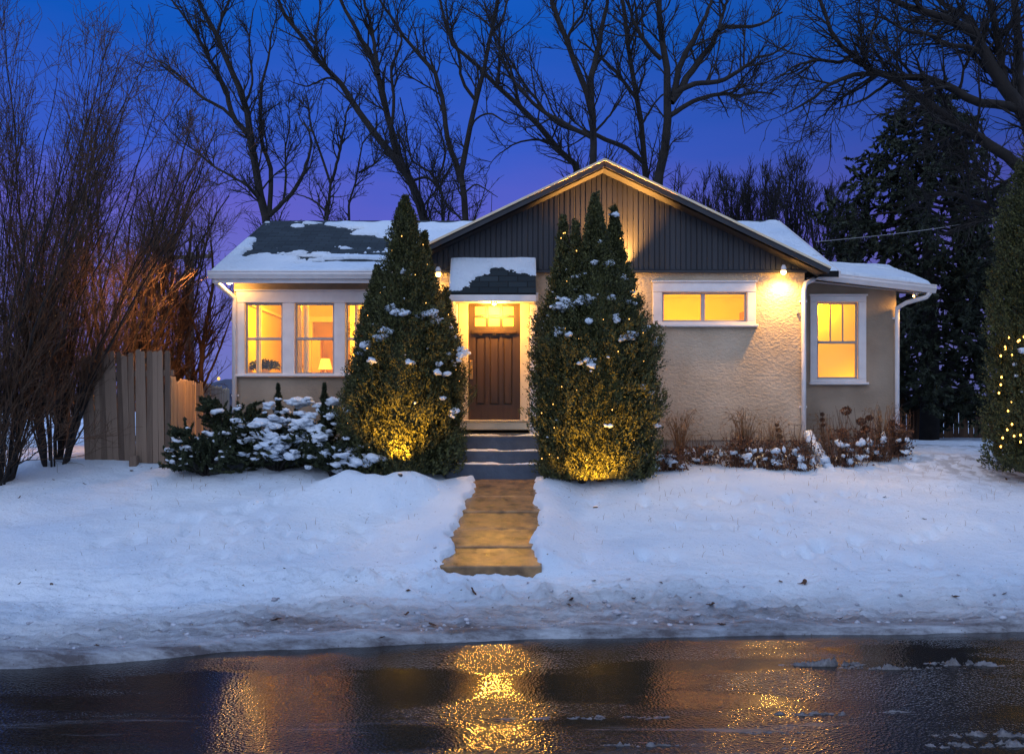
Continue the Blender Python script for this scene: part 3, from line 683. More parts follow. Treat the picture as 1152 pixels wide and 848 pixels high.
mb = MB(); mb.add([(5.02, 18.12, 4.68), (7.36, 18.12, 4.42), (7.36, YA, 4.47), (5.02, YA, 4.70)], [(0, 1, 2, 3)]); mb.add([(6.95, YA, 4.47), (7.36, YA, 4.45), (7.4, 20.3, 4.98), (6.95, 20.3, 4.98)], [(0, 1, 2, 3)])
mb.build('annex_soffit', M['white'], house)
def gutter(a, b, s=.12, h=.12):
    a = Vector(a); b = Vector(b); prof = [(0, h*.5), (-.015, h*.5), (-s, h*.5), (-s, h*.38), (-s*.9, h*.3), (-s*.92, h*.05), (-s*.7, -h*.3), (-s*.6, -h*.5), (0, -h*.5)]
    V = [(p[0], p[1]+q[0], p[2]+q[1]) for p in (a, b) for q in prof]; n = len(prof)
    return V, [(i, (i+1) % n, n+(i+1) % n, n+i) for i in range(n)]+[tuple(range(n))[::-1], tuple(range(n, 2*n))]
mb = MB(); mb.add(*gutter((-5.14, 17.40, ZE-.07), (-1.5, 17.40, ZE-.07), .13, .13)); mb.build('gutter', M['white'], house)
mb = MB(); mb.add(*gutter((5.2, 18.1, 4.75), (7.46, 18.1, 4.49), .13, .14)); mb.build('gutter', M['white'], house)
mb = MB(); mb.box(-5.09, -1.4, 17.402, 17.425, ZE-.2, ZE-.08); mb.build('fascia', M['white'], house)
mb = MB(); mb.beam((-5.12, 17.4, ZE-.06), (-5.12, YR, ZR-.06), .03, .12); mb.build('rake_edge', M['siding'], house)
mb = MB(); mb.beam((5.57, 17.4, ZE-.06), (5.57, YR, ZR-.06), .03, .12); mb.build('rake_edge', M['white'], house)
mb = MB(); mb.beam((7.44, 18.1, 4.50), (7.52, 20.3, 5.11), .03, .13); mb.build('rake_edge', M['white'], house)

# downspouts with straps
def downspout(pts, straps, Y):
    mb = MB(); mb.tube(pts, .042, 8); o = mb.build('downspout', M['white'], house, smooth=True)
    for z in straps:
        s = MB(); s.box(pts[-1][0]-.065, pts[-1][0]+.065, Y-.03, Y-.001, z, z+.035); s.build('strap', M['white'], o)
    return o
xd = PX(905, 17.4)
downspout([(5.28, 18.02, 4.70), (5.24, 17.9, 4.66), (5.18, 17.6, 4.60), (xd+.03, 17.44, 4.52), (xd, 17.44, 4.40), (xd, 17.44, 3.2), (xd, 17.44, 1.90)], [4.2, 2.4], YG)
xd2 = PX(1010, 18.4)
downspout([(7.36, 18.04, 4.43), (7.33, 18.1, 4.36), (7.05, 18.3, 4.28), (xd2, 18.42, 4.20), (xd2, 18.43, 4.05), (xd2, 18.43, 3.0), (xd2, 18.43, 1.75)], [4.0, 2.2], YA)
xd3 = PX(264, 17.85)
downspout([(-5.05, 17.38, 4.58), (-5.03, 17.45, 4.52), (-4.92, 17.7, 4.40), (xd3, 17.83, 4.32), (xd3, 17.84, 4.2), (xd3, 17.84, 2.0)], [3.9, 2.6], YL)

# windows
def window(glasses, outer, sill, Y, rail=None, muntins=None, slider=False, label=None):
    """glasses: list of px rects (x0,x1,y0,y1); outer: px rect of the casing"""
    ox0, ox1, oz0, oz1 = px_rect(*outer, Y)
    gs = [px_rect(*g, Y) for g in glasses]
    mb = MB(); yf = Y-.035; t = .005
    # casing boards: head, jambs, mullions
    hz = max(g[3] for g in gs)+.035; lz = min(g[2] for g in gs)-.035
    mb.bbox(ox0, ox1, yf-.006, Y+.02, hz, oz1)
    mb.bbox(ox0, ox1, yf-.006, Y+.02, oz0, lz)
    edges = [ox0]+[e for g in gs for e in (g[0]-.035, g[1]+.035)]+[ox1]
    for i in range(0, len(edges), 2):
        if not (slider and 0 < i < len(edges)-2): mb.bbox(edges[i], edges[i+1], yf, Y+.018, lz+.001, hz-.001)
    fr = mb.build('window', M['white'], house)
    if label: fr['label'] = label
    if sill:
        s = MB(); s.bbox(ox0-.03, ox1+.03, yf-.06, Y-.002, oz0-.045, oz0-.001, .01); s.build('sill', M['white'], fr)
        s = MB(); s.bbox(ox0-.02, ox1+.02, yf-.035, Y-.002, oz1+.001, oz1+.03, .008); s.build('drip_cap', M['white'], fr)
    for gi, g in enumerate(gs):
        s = MB(); a, b, c, d = g; ys = Y+.03
        for r in ((a-.036, a, c-.036, d+.036), (b, b+.036, c-.036, d+.036)): s.bbox(r[0], r[1], ys, ys+.05, r[2], r[3], .005)
        for r in ((a, b, d, d+.036), (a, b, c-.036, c)): s.bbox(r[0], r[1], ys+.001, ys+.05, r[2], r[3], .005)
        if rail: zr = PZ(rail, Y); s.bbox(a, b, ys-.012, ys+.05, zr-.022, zr+.022, .005)
        so_ = s.build('sash', M['sash'], fr)
        if muntins:
            s = MB(); zr = PZ(rail, Y)
            for k in range(1, muntins+1):
                xm = a+(b-a)*k/(muntins+1); s.box(xm-.011, xm+.011, ys+.01, ys+.03, zr+.022, d)
            s.build('muntin', M['sash'], so_)
        s = MB(); s.box(a, b, ys+.032, ys+.036, c, d); s.build('pane', M['glass'], so_)
    return fr
window([(278, 316, 343, 419), (334, 374, 343, 419), (391, 431, 343, 419)], (266, 441, 328, 421), True, YL, rail=381, label='row of three double hung windows showing the lit living room')
window([(747, 789, 331, 360), (793.5, 838, 331, 360)], (734, 850, 318, 365), True, YG, slider=True, label='wide low sliding window glowing amber')
window([(921, 963, 342, 424)], (911, 974, 333, 430), True, YA, rail=385, muntins=2, label='tall narrow double hung window with three upper lites')

# entry: casing, door, canopy trim
mb = MB()
for a, b in ((holeD[0]-.13, holeD[0]), (holeD[1], holeD[1]+.13)): mb.bbox(a, b, YG-.12, YG+.0-.002, 1.94, 4.155, .008)
mb.bbox(holeD[0]-.13, holeD[1]+.13, YG-.60, YG-.56, 4.16, 4.30, .006)
mb.bbox(CX0+.02, CX0+.06, YG-.56, YG-.002, 4.16, 4.28, .004); mb.bbox(CX1-.06, CX1-.02, YG-.56, YG-.002, 4.16, 4.28, .004)
mb.build('entry_surround', M['white'], house)
mb = MB(); mb.bbox(CX0-.005, CX1+.005, 16.79, 16.818, CZ0-.14, CZ0-.03, .006); mb.box(CX0+.06, CX1-.06, 16.87, YG-.002, CZ0-.10, CZ0-.08)
for xa in (CX0+.006, CX1-.046):
    mb.add([(xa, 16.872, CZ0-.14), (xa, YG-.09, CZ0-.14), (xa, YG-.09, CZ1-.11), (xa, 16.872, CZ0-.11), (xa+.04, 16.872, CZ0-.14), (xa+.04, YG-.09, CZ0-.14), (xa+.04, YG-.09, CZ1-.11), (xa+.04, 16.872, CZ0-.11)],
           [(0, 1, 2, 3), (7, 6, 5, 4), (0, 4, 5, 1), (1, 5, 6, 2), (2, 6, 7, 3), (3, 7, 4, 0)])
mb.build('canopy_fascia', M['white'], house)
mb = MB()
mb.bbox(holeD[0]+.004, DX0-.004, YG+.01, 17.75, DZ0-.02, holeD[3]-.004); mb.bbox(DX1+.004, holeD[1]-.004, YG+.01, 17.75, DZ0-.02, holeD[3]-.004)
mb.bbox(DX0-.003, DX1+.003, YG+.03, 17.75, DZ1+.004, holeD[3]-.005); mb.build('door_casing', M['cream'], house)
mb = MB(); mb.bbox(holeD[0]-.16, holeD[1]+.16, YG-.08, YG+.1, DZ0-.17, DZ0-.03, .01); mb.bbox(holeD[0]-.02, holeD[1]+.02, YG-.12, 17.66, DZ0-.028, DZ0-.004, .008); mb.build('threshold', M['cream'], house)

Yd = 17.6; dw = DX1-DX0; dh = DZ1-DZ0
def dx(t): return DX0+dw*t
def dz(t): return DZ1-dh*t       # t from the top
mb = MB()
lx = [(.13, .335), (.395, .605), (.665, .87)]; lz = [(.052, .122), (.146, .216)]
xs_ = [0]+[e for a in lx for e in a]+[1]; 
cells = [(a[0], a[1], b[0], b[1]) for a in lx for b in lz]+[(a[0], a[1], .305, .877) for a in lx]
holes = [(dx(a), dx(b), dz(d), dz(c)) for a, b, c, d in cells]
wall_holes(mb, DX0, DX1, DZ0, DZ1, Yd, .03, holes); mb.box(DX0, DX1, Yd+.031, Yd+.045, DZ0, dz(.26)); door = mb.build('door', M['door'], house)
door['label'] = 'brown craftsman front door with six small lit panes over three tall panels'
for a in lx:
    s = MB(); s.bbox(dx(a[0])+.022, dx(a[1])-.022, Yd+.008, Yd+.03, dz(.877)+.02, dz(.305)-.02, .012); s.build('panel', M['door'], door)
for a in lx:
    for b in lz:
        s = MB(); s.box(dx(a[0]), dx(a[1]), Yd+.018, Yd+.024, dz(b[1]), dz(b[0])); s.build('pane', M['frosted'], door)
s = MB(); s.bbox(dx(.07), dx(.93), Yd-.06, Yd-.001, dz(.280), dz(.254), .008)
for k in range(3): s.box(dx(.235+.265*k)-.03, dx(.235+.265*k)+.03, Yd-.045, Yd-.001, dz(.292), dz(.2815))
s.build('shelf', M['door'], door)
s = MB(); xk = dx(.055); s.bbox(xk-.025, xk+.025, Yd-.012, Yd-.001, dz(.66), dz(.50), .004); s.tube([(xk, Yd-.01, dz(.62)), (xk, Yd-.06, dz(.61)), (xk, Yd-.065, dz(.57)), (xk, Yd-.01, dz(.55))], .010, 8)
s.lathe((xk, Yd-.02, dz(.52)), [(.02, 0), (.022, .01), (.018, .02)], 12); s.build('handle', M['brass'], door, smooth=False)

# steps
st = empty('porch_steps', (-.2, 16.6, 1.2), 'dark painted concrete steps with snow on each tread below the front door', 'steps')
levels = [(1.937, 16.78, 17.42), (1.70, 16.48, 16.78), (1.50, 16.18, 16.48)]
for i, (z, ya, yb) in enumerate(levels):
    s = MB(); s.bbox(-1.05, .60, ya, yb-(.002 if i else 0), 1.1, z, .015); so_ = s.build('landing' if i == 0 else 'step', M['step'], st)
    nu, nv = 150, 18; U, W = np.meshgrid(np.linspace(-1.04, .59, nu), np.linspace(ya+.006, yb-.006, nv))
    T = .009*(1+4.2*fbm(U*2, W*3+i, 4, 1.7))-(.010 if i == 0 else .003)
    ii = np.arange(U.size).reshape(U.shape); q = np.stack([ii[:-1, :-1], ii[:-1, 1:], ii[1:, 1:], ii[1:, :-1]], -1).reshape(-1, 4)
    ed = np.clip(np.minimum(W-ya-.006, yb-.006-W)/.03, 0, 1)**.5
    mesh_obj('snow', np.stack([U, W, z+.002+np.where(T > 0, T*ed, T)], -1), q, M['snow'], so_, smooth=True)

# rooms behind the windows
def room(x0, x1, y0, y1, z0, z1, label):
    mb = MB(); c = [(x0, y0, z0), (x1, y0, z0), (x1, y1, z0), (x0, y1, z0), (x0, y0, z1), (x1, y0, z1), (x1, y1, z1), (x0, y1, z1)]
    mb.add(c, [(0, 1, 2, 3), (4, 7, 6, 5), (1, 5, 6, 2), (2, 6, 7, 3), (3, 7, 4, 0)]); o = mb.build('room', M['room'], house); o['label'] = label; return o
r1 = room(-4.70, -1.42, YL+.151, 20.9, 2.05, 4.6, 'warm cream living room')
mb = MB()
for a, b, c, d in ((-4.05, -3.2, 2.05, 4.15),): 
    mb.bbox(a-.1, a, 20.8, 20.898, c, d); mb.bbox(b, b+.1, 20.8, 20.898, c, d); mb.bbox(a-.1, b+.1, 20.8, 20.898, d, d+.1)
mb.build('doorway_trim', M['roomtrim'], r1)
mb = MB(); mb.box(-4.05, -3.2, 20.86, 20.89, 2.05, 4.15); mb.build('doorway', M['roomdark'], r1)
mb = MB(); mb.bbox(-4.55, -4.22, 20.80, 20.89, 3.25, 4.05, .02); mb.build('picture_frame', M['roommid'], r1)
mb = MB(); mb.bbox(-2.75, -2.35, 20.82, 20.89, 3.1, 3.9, .02); mb.build('picture_frame', M['roomdark'], r1)
mb = MB(); mb.box(-4.69, -1.43, 20.84, 20.892, 4.22, 4.27); mb.box(-4.69, -4.64, 18.3, 20.8, 4.22, 4.27); mb.build('picture_rail', M['roomtrim'], r1)
mb = MB(); mb.bbox(-3.02, -2.90, 19.1, 19.3, 2.05, 4.6); mb.bbox(-3.02, -1.43, 19.1, 19.3, 4.3, 4.6); mb.build('archway', M['roomtrim'], r1)
mb = MB(); mb.bbox(-3.9, -3.72, 19.9, 20.2, 2.05, 3.75); mb.bbox(-3.72, -3.1, 19.9, 20.2, 2.05, 2.95); mb.build('sideboard', M['roommid'], r1)
for xc_ in (-4.52, -3.80, -3.68, -2.78):
    mb = MB()
    for k in range(4): mb.tube([(xc_+.022*k, 18.14+.012*(k % 2), 2.6), (xc_+.022*k, 18.14+.012*(k % 2), 4.3)], .014, 6)
    mb.build('curtain', M['roomtrim'], r1)
lamp('room_light', (-3.6, 18.24, 4.47), 260, (1, .52, .012), r1, .12); lamp('room_light', (-2.1, 18.24, 4.47), 150, (1, .52, .012), r1, .12)
r2 = room(2.0, 4.80, YG+.181, 20.6, 2.05, 4.6, 'amber lit bedroom')
mb = MB(); mb.bbox(3.75, 4.3, 20.5, 20.598, 2.05, 4.0); mb.build('doorway', M['roomtrim'], r2)
mb = MB(); mb.bbox(2.2, 3.3, 20.0, 20.59, 2.05, 3.82); mb.build('wardrobe', M['roommid'], r2); mb = MB(); mb.bbox(4.42, 4.66, 19.6, 19.9, 2.05, 4.25); mb.build('bookcase', M['roomdark'], r2)
lamp('room_light', (3.2, 18.05, 3.05), 420, (1, .53, .008), r2, .12)
r3 = room(5.02, 6.78, YA+.151, 20.6, 2.05, 4.4, 'amber lit side room')
mb = MB(); mb.add([(PX(919, 18.8)-.1, 18.80, PZ(426, 18.8)), (PX(965, 18.8)+.1, 18.80, PZ(426, 18.8)), (PX(965, 18.8)+.1, 18.80, PZ(340, 18.8)), (PX(919, 18.8)-.1, 18.80, PZ(340, 18.8))], [(0, 1, 2, 3)])
mb.build('roller_blind', M['room'], r3); lamp('room_light', (5.5, 18.72, 4.35), 260, (1, .50, .008), r3, .08); lamp('room_light', (6.3, 18.70, 2.3), 300, (1, .50, .008), r3, .08); lamp('room_light', (5.9, 19.4, 3.6), 30, (1, .42, .035), r3, .1)

# furniture seen through the glass: things of their own
def table_lamp(loc, s, label):
    t = empty('table_lamp', loc, label, 'lamp', 'lamps standing inside the living room')
    m_ = MB(); m_.lathe(loc, [(.09*s, 0), (.09*s, .02*s), (.03*s, .05*s), (.07*s, .14*s), (.05*s, .22*s), (.012, .27*s), (.012, .34*s)], 16); m_.build('base', M['roomtrim'], t, smooth=True)
    m_ = MB(); m_.lathe((loc[0], loc[1], loc[2]+.32*s), [(.16*s, 0), (.10*s, .24*s)], 20); m_.build('lamp_shade', M['shade'], t)
def small_table(loc, w_, h_, label):
    t = empty('side_table', loc, label, 'table')
    m_ = MB(); m_.bbox(loc[0]-w_/2, loc[0]+w_/2, loc[1]-.2, loc[1]+.2, loc[2]+h_-.04, loc[2]+h_, .008); m_.build('table_top', M['roomdark'], t)
    for i in (-1, 1):
        for j in (-1, 1):
            m_ = MB(); m_.box(loc[0]+i*(w_/2-.04)-.02, loc[0]+i*(w_/2-.04)+.02, loc[1]+j*.16-.02, loc[1]+j*.16+.02, loc[2], loc[2]+h_-.04); m_.build('leg', M['roomdark'], t)
small_table((PX(366, 19.6), 19.6, 2.05), .5, .82, 'brown side table inside the middle of the three front windows')
table_lamp((PX(366, 19.6), 19.6, 2.87), .85, 'pale table lamp glowing on a side table behind the middle front window')
small_table((PX(404, 18.9), 18.9, 2.05), .45, .95, 'brown side table behind the front window nearest the left cedar')
table_lamp((PX(403, 18.9), 18.9, 3.0), .95, 'pale table lamp glowing behind the window nearest the left cedar')
# plant on a stand in the first window
pl = empty('house_plant', (PX(297, 18.4), 18.4, 2.05), 'leafy pot plant on a stand inside the leftmost front window', 'plant')
px_, py_ = PX(297, 18.4), 18.4
m_ = MB(); m_.lathe((px_, py_, 2.05), [(.12, 0), (.05, .05), (.04, .8), (.13, .86), (.13, .88)], 14); m_.build('stand', M['roomdark'], pl, smooth=True)
m_ = MB(); m_.lathe((px_, py_, 2.93), [(.08, 0), (.11, .15), (.12, .16), (.10, .165)], 14); m_.build('pot', M['roomtrim'], pl, smooth=True)
n = 260; u = rng.normal(size=(n, 3)); u /= np.linalg.norm(u, axis=1, keepdims=True); u[:, 2] = np.abs(u[:, 2])*.55
pp = np.array([px_, py_, 3.1])+u*np.array([.30, .16, .32])*rng.random((n, 1))**.4
v_, q_ = cards(pp, u+rng.normal(size=u.shape)*.5, .035+.03*rng.random(n), .08+.05*rng.random(n)); mesh_obj('foliage', v_, q_, M['arbor'], pl)

# exterior light fixtures (parts of the house) and their light
def floodlight(loc, aim, energy, cone=120, color=WARM, size=.04, kind='SPOT', r=.045, label=None):
    a = Vector(loc); d = (Vector(aim)-a).normalized()
    m_ = MB(); m_.tube([a-d*.12, a-d*.08, a-d*.02], [.02, .045, .05], 12); fx = m_.build('floodlight', M['white'], house, smooth=True)
    if label: fx['label'] = label
    bv_, bq_ = blobs([a+d*.005], [(r, r, r)], 0.0); mesh_obj('bulb', bv_, bq_, M['bulb'], fx, smooth=True)
    lamp('light', a+d*.075, energy, color, fx, size, kind, tuple(a+d), cone, 1.0)
    return fx
xq = PX(882, 17.25)
floodlight((xq, 17.28, PZ(306, 17.28)), (xq, 17.42, 3.2), 240, 165, label='floodlight glowing under the gable corner'); lamp('light', (xq, 17.33, 4.60), 5.0, WARM, house, .03)
floodlight((PX(258, 17.6), 17.6, PZ(317, 17.6)), (-8.5, 18.0, 3.0), 1000, 150, (1, .42, .10), label='floodlight under the left corner of the eave'); lamp('light', (PX(262, 17.6), 17.62, 4.52), 14, WARM, house, .03)
floodlight((PX(493, 17.3), 17.3, 4.66), (PX(493, 17.3), 17.42, 3.5), 30, 160, label='small floodlight beside the canopy behind the cedar tips')
floodlight((PX(1028, 18.3), 18.3, 4.40), (PX(1005, 18.4), 18.6, 3.6), 30, 160, r=.016, label='small floodlight under the annex eave')
floodlight((PX(697, 17.28), 17.28, PZ(312, 17.28)), (PX(690, 17.3), 17.50, 5.6), 2600, 105, (1, .40, .07), label='floodlight aimed up the dark gable'); lamp('light', (PX(705, 17.25), 17.25, 4.35), 16, WARM, house, .04)
# canopy downlight
m_ = MB(); m_.lathe((PX(556, 17.2), 17.2, 4.15), [(.06, .0), (.055, .03), (.02, .05)], 16); fx = m_.build('downlight', M['brass'], house)
bv_, bq_ = blobs([(PX(556, 17.2), 17.2, 4.145)], [(.035, .035, .025)], 0); mesh_obj('bulb', bv_, bq_, M['bulb'], fx, smooth=True)
lamp('light', (PX(556, 17.2), 17.2, 4.08), 170, (1, .46, .07), fx, .07)
# meter pipe, vent and hose bib on the stucco
m_ = MB(); m_.bbox(PX(898, 17.48)-.03, PX(898, 17.48)+.0, 17.46, 17.498, 4.0, 4.06, .004)
m_.build('wall_outlet', M['sash'], house)
# downspout extension lying in the bed
dsx = empty('downspout_extension', (5.1, 17.2, 1.85), 'snow topped white downspout extension leaning out of the flower bed', 'pipe')
pA = P(908, 490, 17.36); pB = P(937, 536, 16.3); pM = P(922, 512, 16.9)
m_ = MB(); m_.tube([pA, pM, pB], .052, 8); m_.build('pipe', M['white'], dsx, smooth=True)
cs = [np.array(pA)*(1-t)+np.array(pB)*t+np.array([0, -.01, .045]) for t in np.linspace(.02, .97, 13)]
bv_, bq_ = blobs(cs, [(.065+.02*random.random(), .09, .045+.02*random.random()) for _ in cs], .3); tag(mesh_obj('snow', bv_, bq_, M['snow'], dsx, smooth=True), kind='stuff')

# ------------------------------------------------------------------ bare trees
def bare_tree(name, label, cat, Y, limbs, d1=2.2, d2=5.0, d3=0, group=None, base_z=1.5, twig_r=.009, l1=(.8, 2.4), l2=(.35, 1.0), l3=(.15, .45), depth=1.2, up=.28, n1=None, n2=None, n3=None, seed=0, trunk_ext=True, m='bark', root=None):
    """limbs: list of (pixel polyline from base to tip, base radius, tip radius); the first one is the trunk"""
    g = np.random.default_rng(seed+100)
    x0, _, _ = P(limbs[0][0][0][0], 0, Y)
    t = root or empty(name, (x0, Y, base_z), label, cat, group)
    LP = []; LR = []; thick = []
    for i, (pts, ra, rb) in enumerate(limbs):
        dy = 0 if i == 0 else (g.random()-.5)*2*depth
        w3 = []
        for k, (px, py) in enumerate(pts):
            f = k/(len(pts)-1); yy = Y+dy*f
            w3.append(P(px, py, yy))
        if i == 0 and trunk_ext and w3[0][2] > base_z+.1: w3 = [(w3[0][0]*.99+0, Y, base_z-.15)]+w3
        ra *= .74; rb *= .74; p, r = resample(w3, [ra, (ra*.62+rb*.38), rb], 18, min(.035, .16*ra))
        LP.append(p); LR.append(r)
    Pm = np.stack(LP); Rm = np.stack(LR)
    v, q = tubes_np(Pm[:1], Rm[:1]*np.r_[1.25, 1.08, np.ones(16)][None], 10)
    mesh_obj('trunk', v, q, M[m], t, smooth=True)
    for k in range(1, len(LP)):
        v, q = tubes_np(Pm[k:k+1], Rm[k:k+1], 8); mesh_obj('limb', v, q, M[m], t, smooth=True)
    A, AR_ = grow(Pm, Rm, d1, *l1, (25, 65), up, .12, 8, .030, tmin=.22, rfac=.62, rtip=.28, nmax=n1, g=g)
    AR_ = np.maximum(AR_, twig_r)
    # extend limb tips
    B, BR = grow(A, AR_, d2, *l2, (25, 60), up*.7, .14, 6, .014, tmin=.1, rfac=.7, rtip=.4, nmax=n2, g=g); BR = np.maximum(BR, twig_r*.75)
    parts = [tubes_np(A, AR_, 5), tubes_np(B, BR, 4)]
    if d3:
        C, CR = grow(B, BR, d3, *l3, (25, 65), up*.5, .2, 4, .012, tmin=.1, rfac=.7, rtip=.5, nmax=n3, g=g); CR = np.maximum(CR, twig_r*.6); parts.append(tubes_np(C, CR, 3))
    v, q = join_np(parts); cr_ = mesh_obj('branches', v, q, M[m], t, smooth=True)
    return t

G_B = 'bare trees behind the roof'
bare_tree('bare_tree', 'tall forked bare tree rising behind the left end of the roof', 'tree', 29, [
    ([(300, 250), (293, 231), (288, 187), (280, 150), (276, 119), (260, 81), (244, 41), (232, 16), (215, -20)], .21, .07),
    ([(280, 152), (263, 131), (254, 100), (238, 72), (222, 41), (207, 19), (190, -5)], .11, .03),
    ([(268, 138), (250, 122), (238, 116), (219, 103), (204, 87), (185, 72), (165, 62)], .07, .02),
    ([(290, 219), (276, 207), (263, 200), (241, 187), (222, 172), (197, 153), (186, 140)], .055, .015),
    ([(303, 244), (305, 212), (304, 187), (294, 156), (294, 103), (301, 69), (305, 40), (312, 15)], .10, .02),
    ([(303, 243), (319, 228), (332, 212), (345, 185), (349, 156), (341, 135)], .10, .02),
    ([(319, 228), (322, 200), (321, 170), (326, 140), (323, 128)], .05, .015),
    ([(276, 119), (284, 90), (280, 50), (285, 10)], .05, .02),
    ([(244, 41), (250, 20), (262, -10)], .06, .03)], 2.6, 5.5, 5, G_B, seed=1)
bare_tree('bare_tree', 'small crooked bare tree with a Y fork just behind the left roof ridge', 'tree', 27, [
    ([(368, 250), (371, 225), (372, 207), (366, 188), (358, 165), (351, 145), (347, 119)], .09, .03),
    ([(372, 206), (378, 188), (383, 165), (386, 150), (391, 125), (396, 112)], .06, .02),
    ([(368, 240), (356, 228), (345, 222), (330, 218)], .045, .012),
    ([(351, 148), (340, 138), (333, 122)], .035, .012)], 3.4, 7, 6, G_B, seed=2, l1=(.5, 1.3), l2=(.25, .6))
bare_tree('bare_tree', 'slender crooked bare tree between the small forked tree and the left cedar', 'tree', 27.5, [
    ([(393, 250), (393, 235), (396, 217), (403, 195), (405, 172), (412, 155), (420, 146)], .08, .02),
    ([(404, 194), (416, 188), (428, 178), (436, 170)], .045, .012)], 4.2, 8, 6, G_B, seed=33, l1=(.4, 1.2), l2=(.25, .6))
bare_tree('bare_tree', 'big bare tree leaning left above the left cedar tip', 'tree', 30, [
    ([(479, 250), (470, 228), (463, 206), (441, 175), (419, 144), (397, 116), (379, 91), (357, 66), (338, 41), (318, 14), (308, -12)], .24, .06),
    ([(458, 198), (446, 166), (437, 135), (432, 110), (426, 84), (416, 60), (404, 41), (391, 15), (380, -12)], .15, .06),
    ([(426, 84), (422, 56), (417, 28), (407, -10)], .09, .05),
    ([(445, 172), (440, 150), (443, 109), (440, 75), (452, 50), (447, 20), (455, -8)], .08, .02),
    ([(379, 91), (368, 88), (345, 97), (322, 90)], .05, .012),
    ([(463, 204), (480, 200), (492, 210), (505, 235), (520, 245)], .06, .02),
    ([(357, 66), (356, 40), (360, 10), (357, -10)], .05, .02)], 2.4, 5.2, 4.5, G_B, seed=4)
bare_tree('bare_tree', 'thin upright bare tree crossing behind the big leaning one', 'tree', 32, [
    ([(499, 250), (494, 212), (492, 196), (470, 188), (460, 175), (458, 150), (450, 110)], .10, .025),
    ([(493, 200), (500, 180), (499, 160), (488, 130)], .06, .02)], 2.6, 5, 5, G_B, seed=5)
bare_tree('bare_tree', 'forked bare tree standing left of the gable peak with two tall limbs', 'tree', 29, [
    ([(524, 250), (521, 220), (519, 196), (527, 150), (536, 115), (542, 87), (550, 50), (556, 24), (563, -12)], .17, .06),
    ([(521, 210), (513, 185), (504, 156), (499, 119), (491, 87), (482, 72), (472, 62), (454, 41), (440, 20), (424, -5)], .12, .04),
    ([(527, 152), (535, 135), (552, 128), (575, 140), (588, 120)], .045, .012),
    ([(536, 115), (520, 90), (516, 60), (505, 30), (500, -8)], .07, .03),
    ([(520, 220), (535, 208), (548, 214), (560, 222)], .04, .012),
    ([(552, 40), (566, 20), (572, -10)], .07, .03)], 2.4, 5.2, 4.5, G_B, seed=6)
bare_tree('bare_tree', 'bare tree leaning far left from just behind the gable peak', 'tree', 31, [
    ([(652, 210), (646, 190), (628, 167), (601, 135), (576, 115), (556, 94), (531, 69), (510, 52), (498, 14), (492, -14)], .20, .05),
    ([(560, 98), (562, 60), (558, 38), (540, 20), (520, 8)], .07, .02),
    ([(601, 135), (585, 118), (575, 80), (566, 52), (590, 30)], .07, .02),
    ([(628, 167), (612, 158), (585, 160), (560, 175), (548, 190)], .05, .012)], 2.3, 5, 4.5, G_B, seed=7)
bare_tree('bare_tree', 'straight bare tree with a tall narrow fork right above the gable peak', 'tree', 28, [
    ([(664, 215), (667, 188), (668, 160), (668, 139), (664, 120), (660, 104), (652, 82), (646, 66), (636, 42), (628, 21), (616, -14)], .20, .08),
    ([(667, 138), (665, 97), (669, 75), (672, 59), (676, 40), (679, 20), (687, -12)], .14, .06),
    ([(668, 156), (650, 147), (634, 138), (615, 128), (596, 112), (575, 88), (562, 60), (555, 40)], .09, .03),
    ([(646, 66), (640, 40), (655, 15), (665, -10)], .07, .03),
    ([(668, 150), (690, 125), (706, 100), (716, 90)], .05, .015)], 2.3, 5.2, 4.5, G_B, seed=8)
bare_tree('bare_tree', 'bare tree whose upright trunk stands right of the gable peak', 'tree', 30, [
    ([(728, 215), (726, 190), (724, 160), (721, 136), (716, 110), (712, 87), (707, 60), (704, 40), (698, -14)], .17, .07),
    ([(717, 113), (706, 98), (694, 83), (684, 72), (677, 66), (660, 52), (650, 45)], .08, .03),
    ([(725, 184), (706, 168), (687, 160), (670, 152), (650, 147), (621, 135), (603, 112), (590, 94), (575, 70), (562, 52)], .10, .03),
    ([(722, 140), (740, 112), (756, 100)], .05, .02),
    ([(706, 55), (716, 25), (712, -10)], .06, .03)], 2.3, 5.0, 4.5, G_B, seed=9)
bare_tree('bare_tree', 'thickest bare tree behind the gable with limbs reaching right', 'tree', 28, [
    ([(738, 225), (742, 200), (746, 178), (750, 153), (753, 121), (751, 100), (749, 75), (745, 45), (742, -14)], .26, .09),
    ([(755, 115), (766, 98), (778, 80), (788, 66), (799, 52), (808, 35), (820, 29), (847, 31), (866, 22), (880, 14)], .15, .03),
    ([(757, 110), (762, 85), (767, 69), (778, 48), (788, 31), (796, 14), (804, -12)], .13, .05),
    ([(754, 130), (770, 119), (788, 111), (812, 106), (834, 107), (858, 104), (878, 110)], .10, .02),
    ([(758, 106), (768, 99), (785, 94), (812, 90), (835, 78), (851, 66), (870, 61), (890, 48)], .11, .02),
    ([(743, 66), (735, 58), (722, 42), (712, 21), (700, -12)], .09, .03),
    ([(808, 35), (815, 10), (822, -12)], .07, .03),
    ([(840, 107), (834, 125), (838, 150)], .025, .01)], 2.4, 5.4, 4.8, G_B, seed=10, twig_r=.0085)

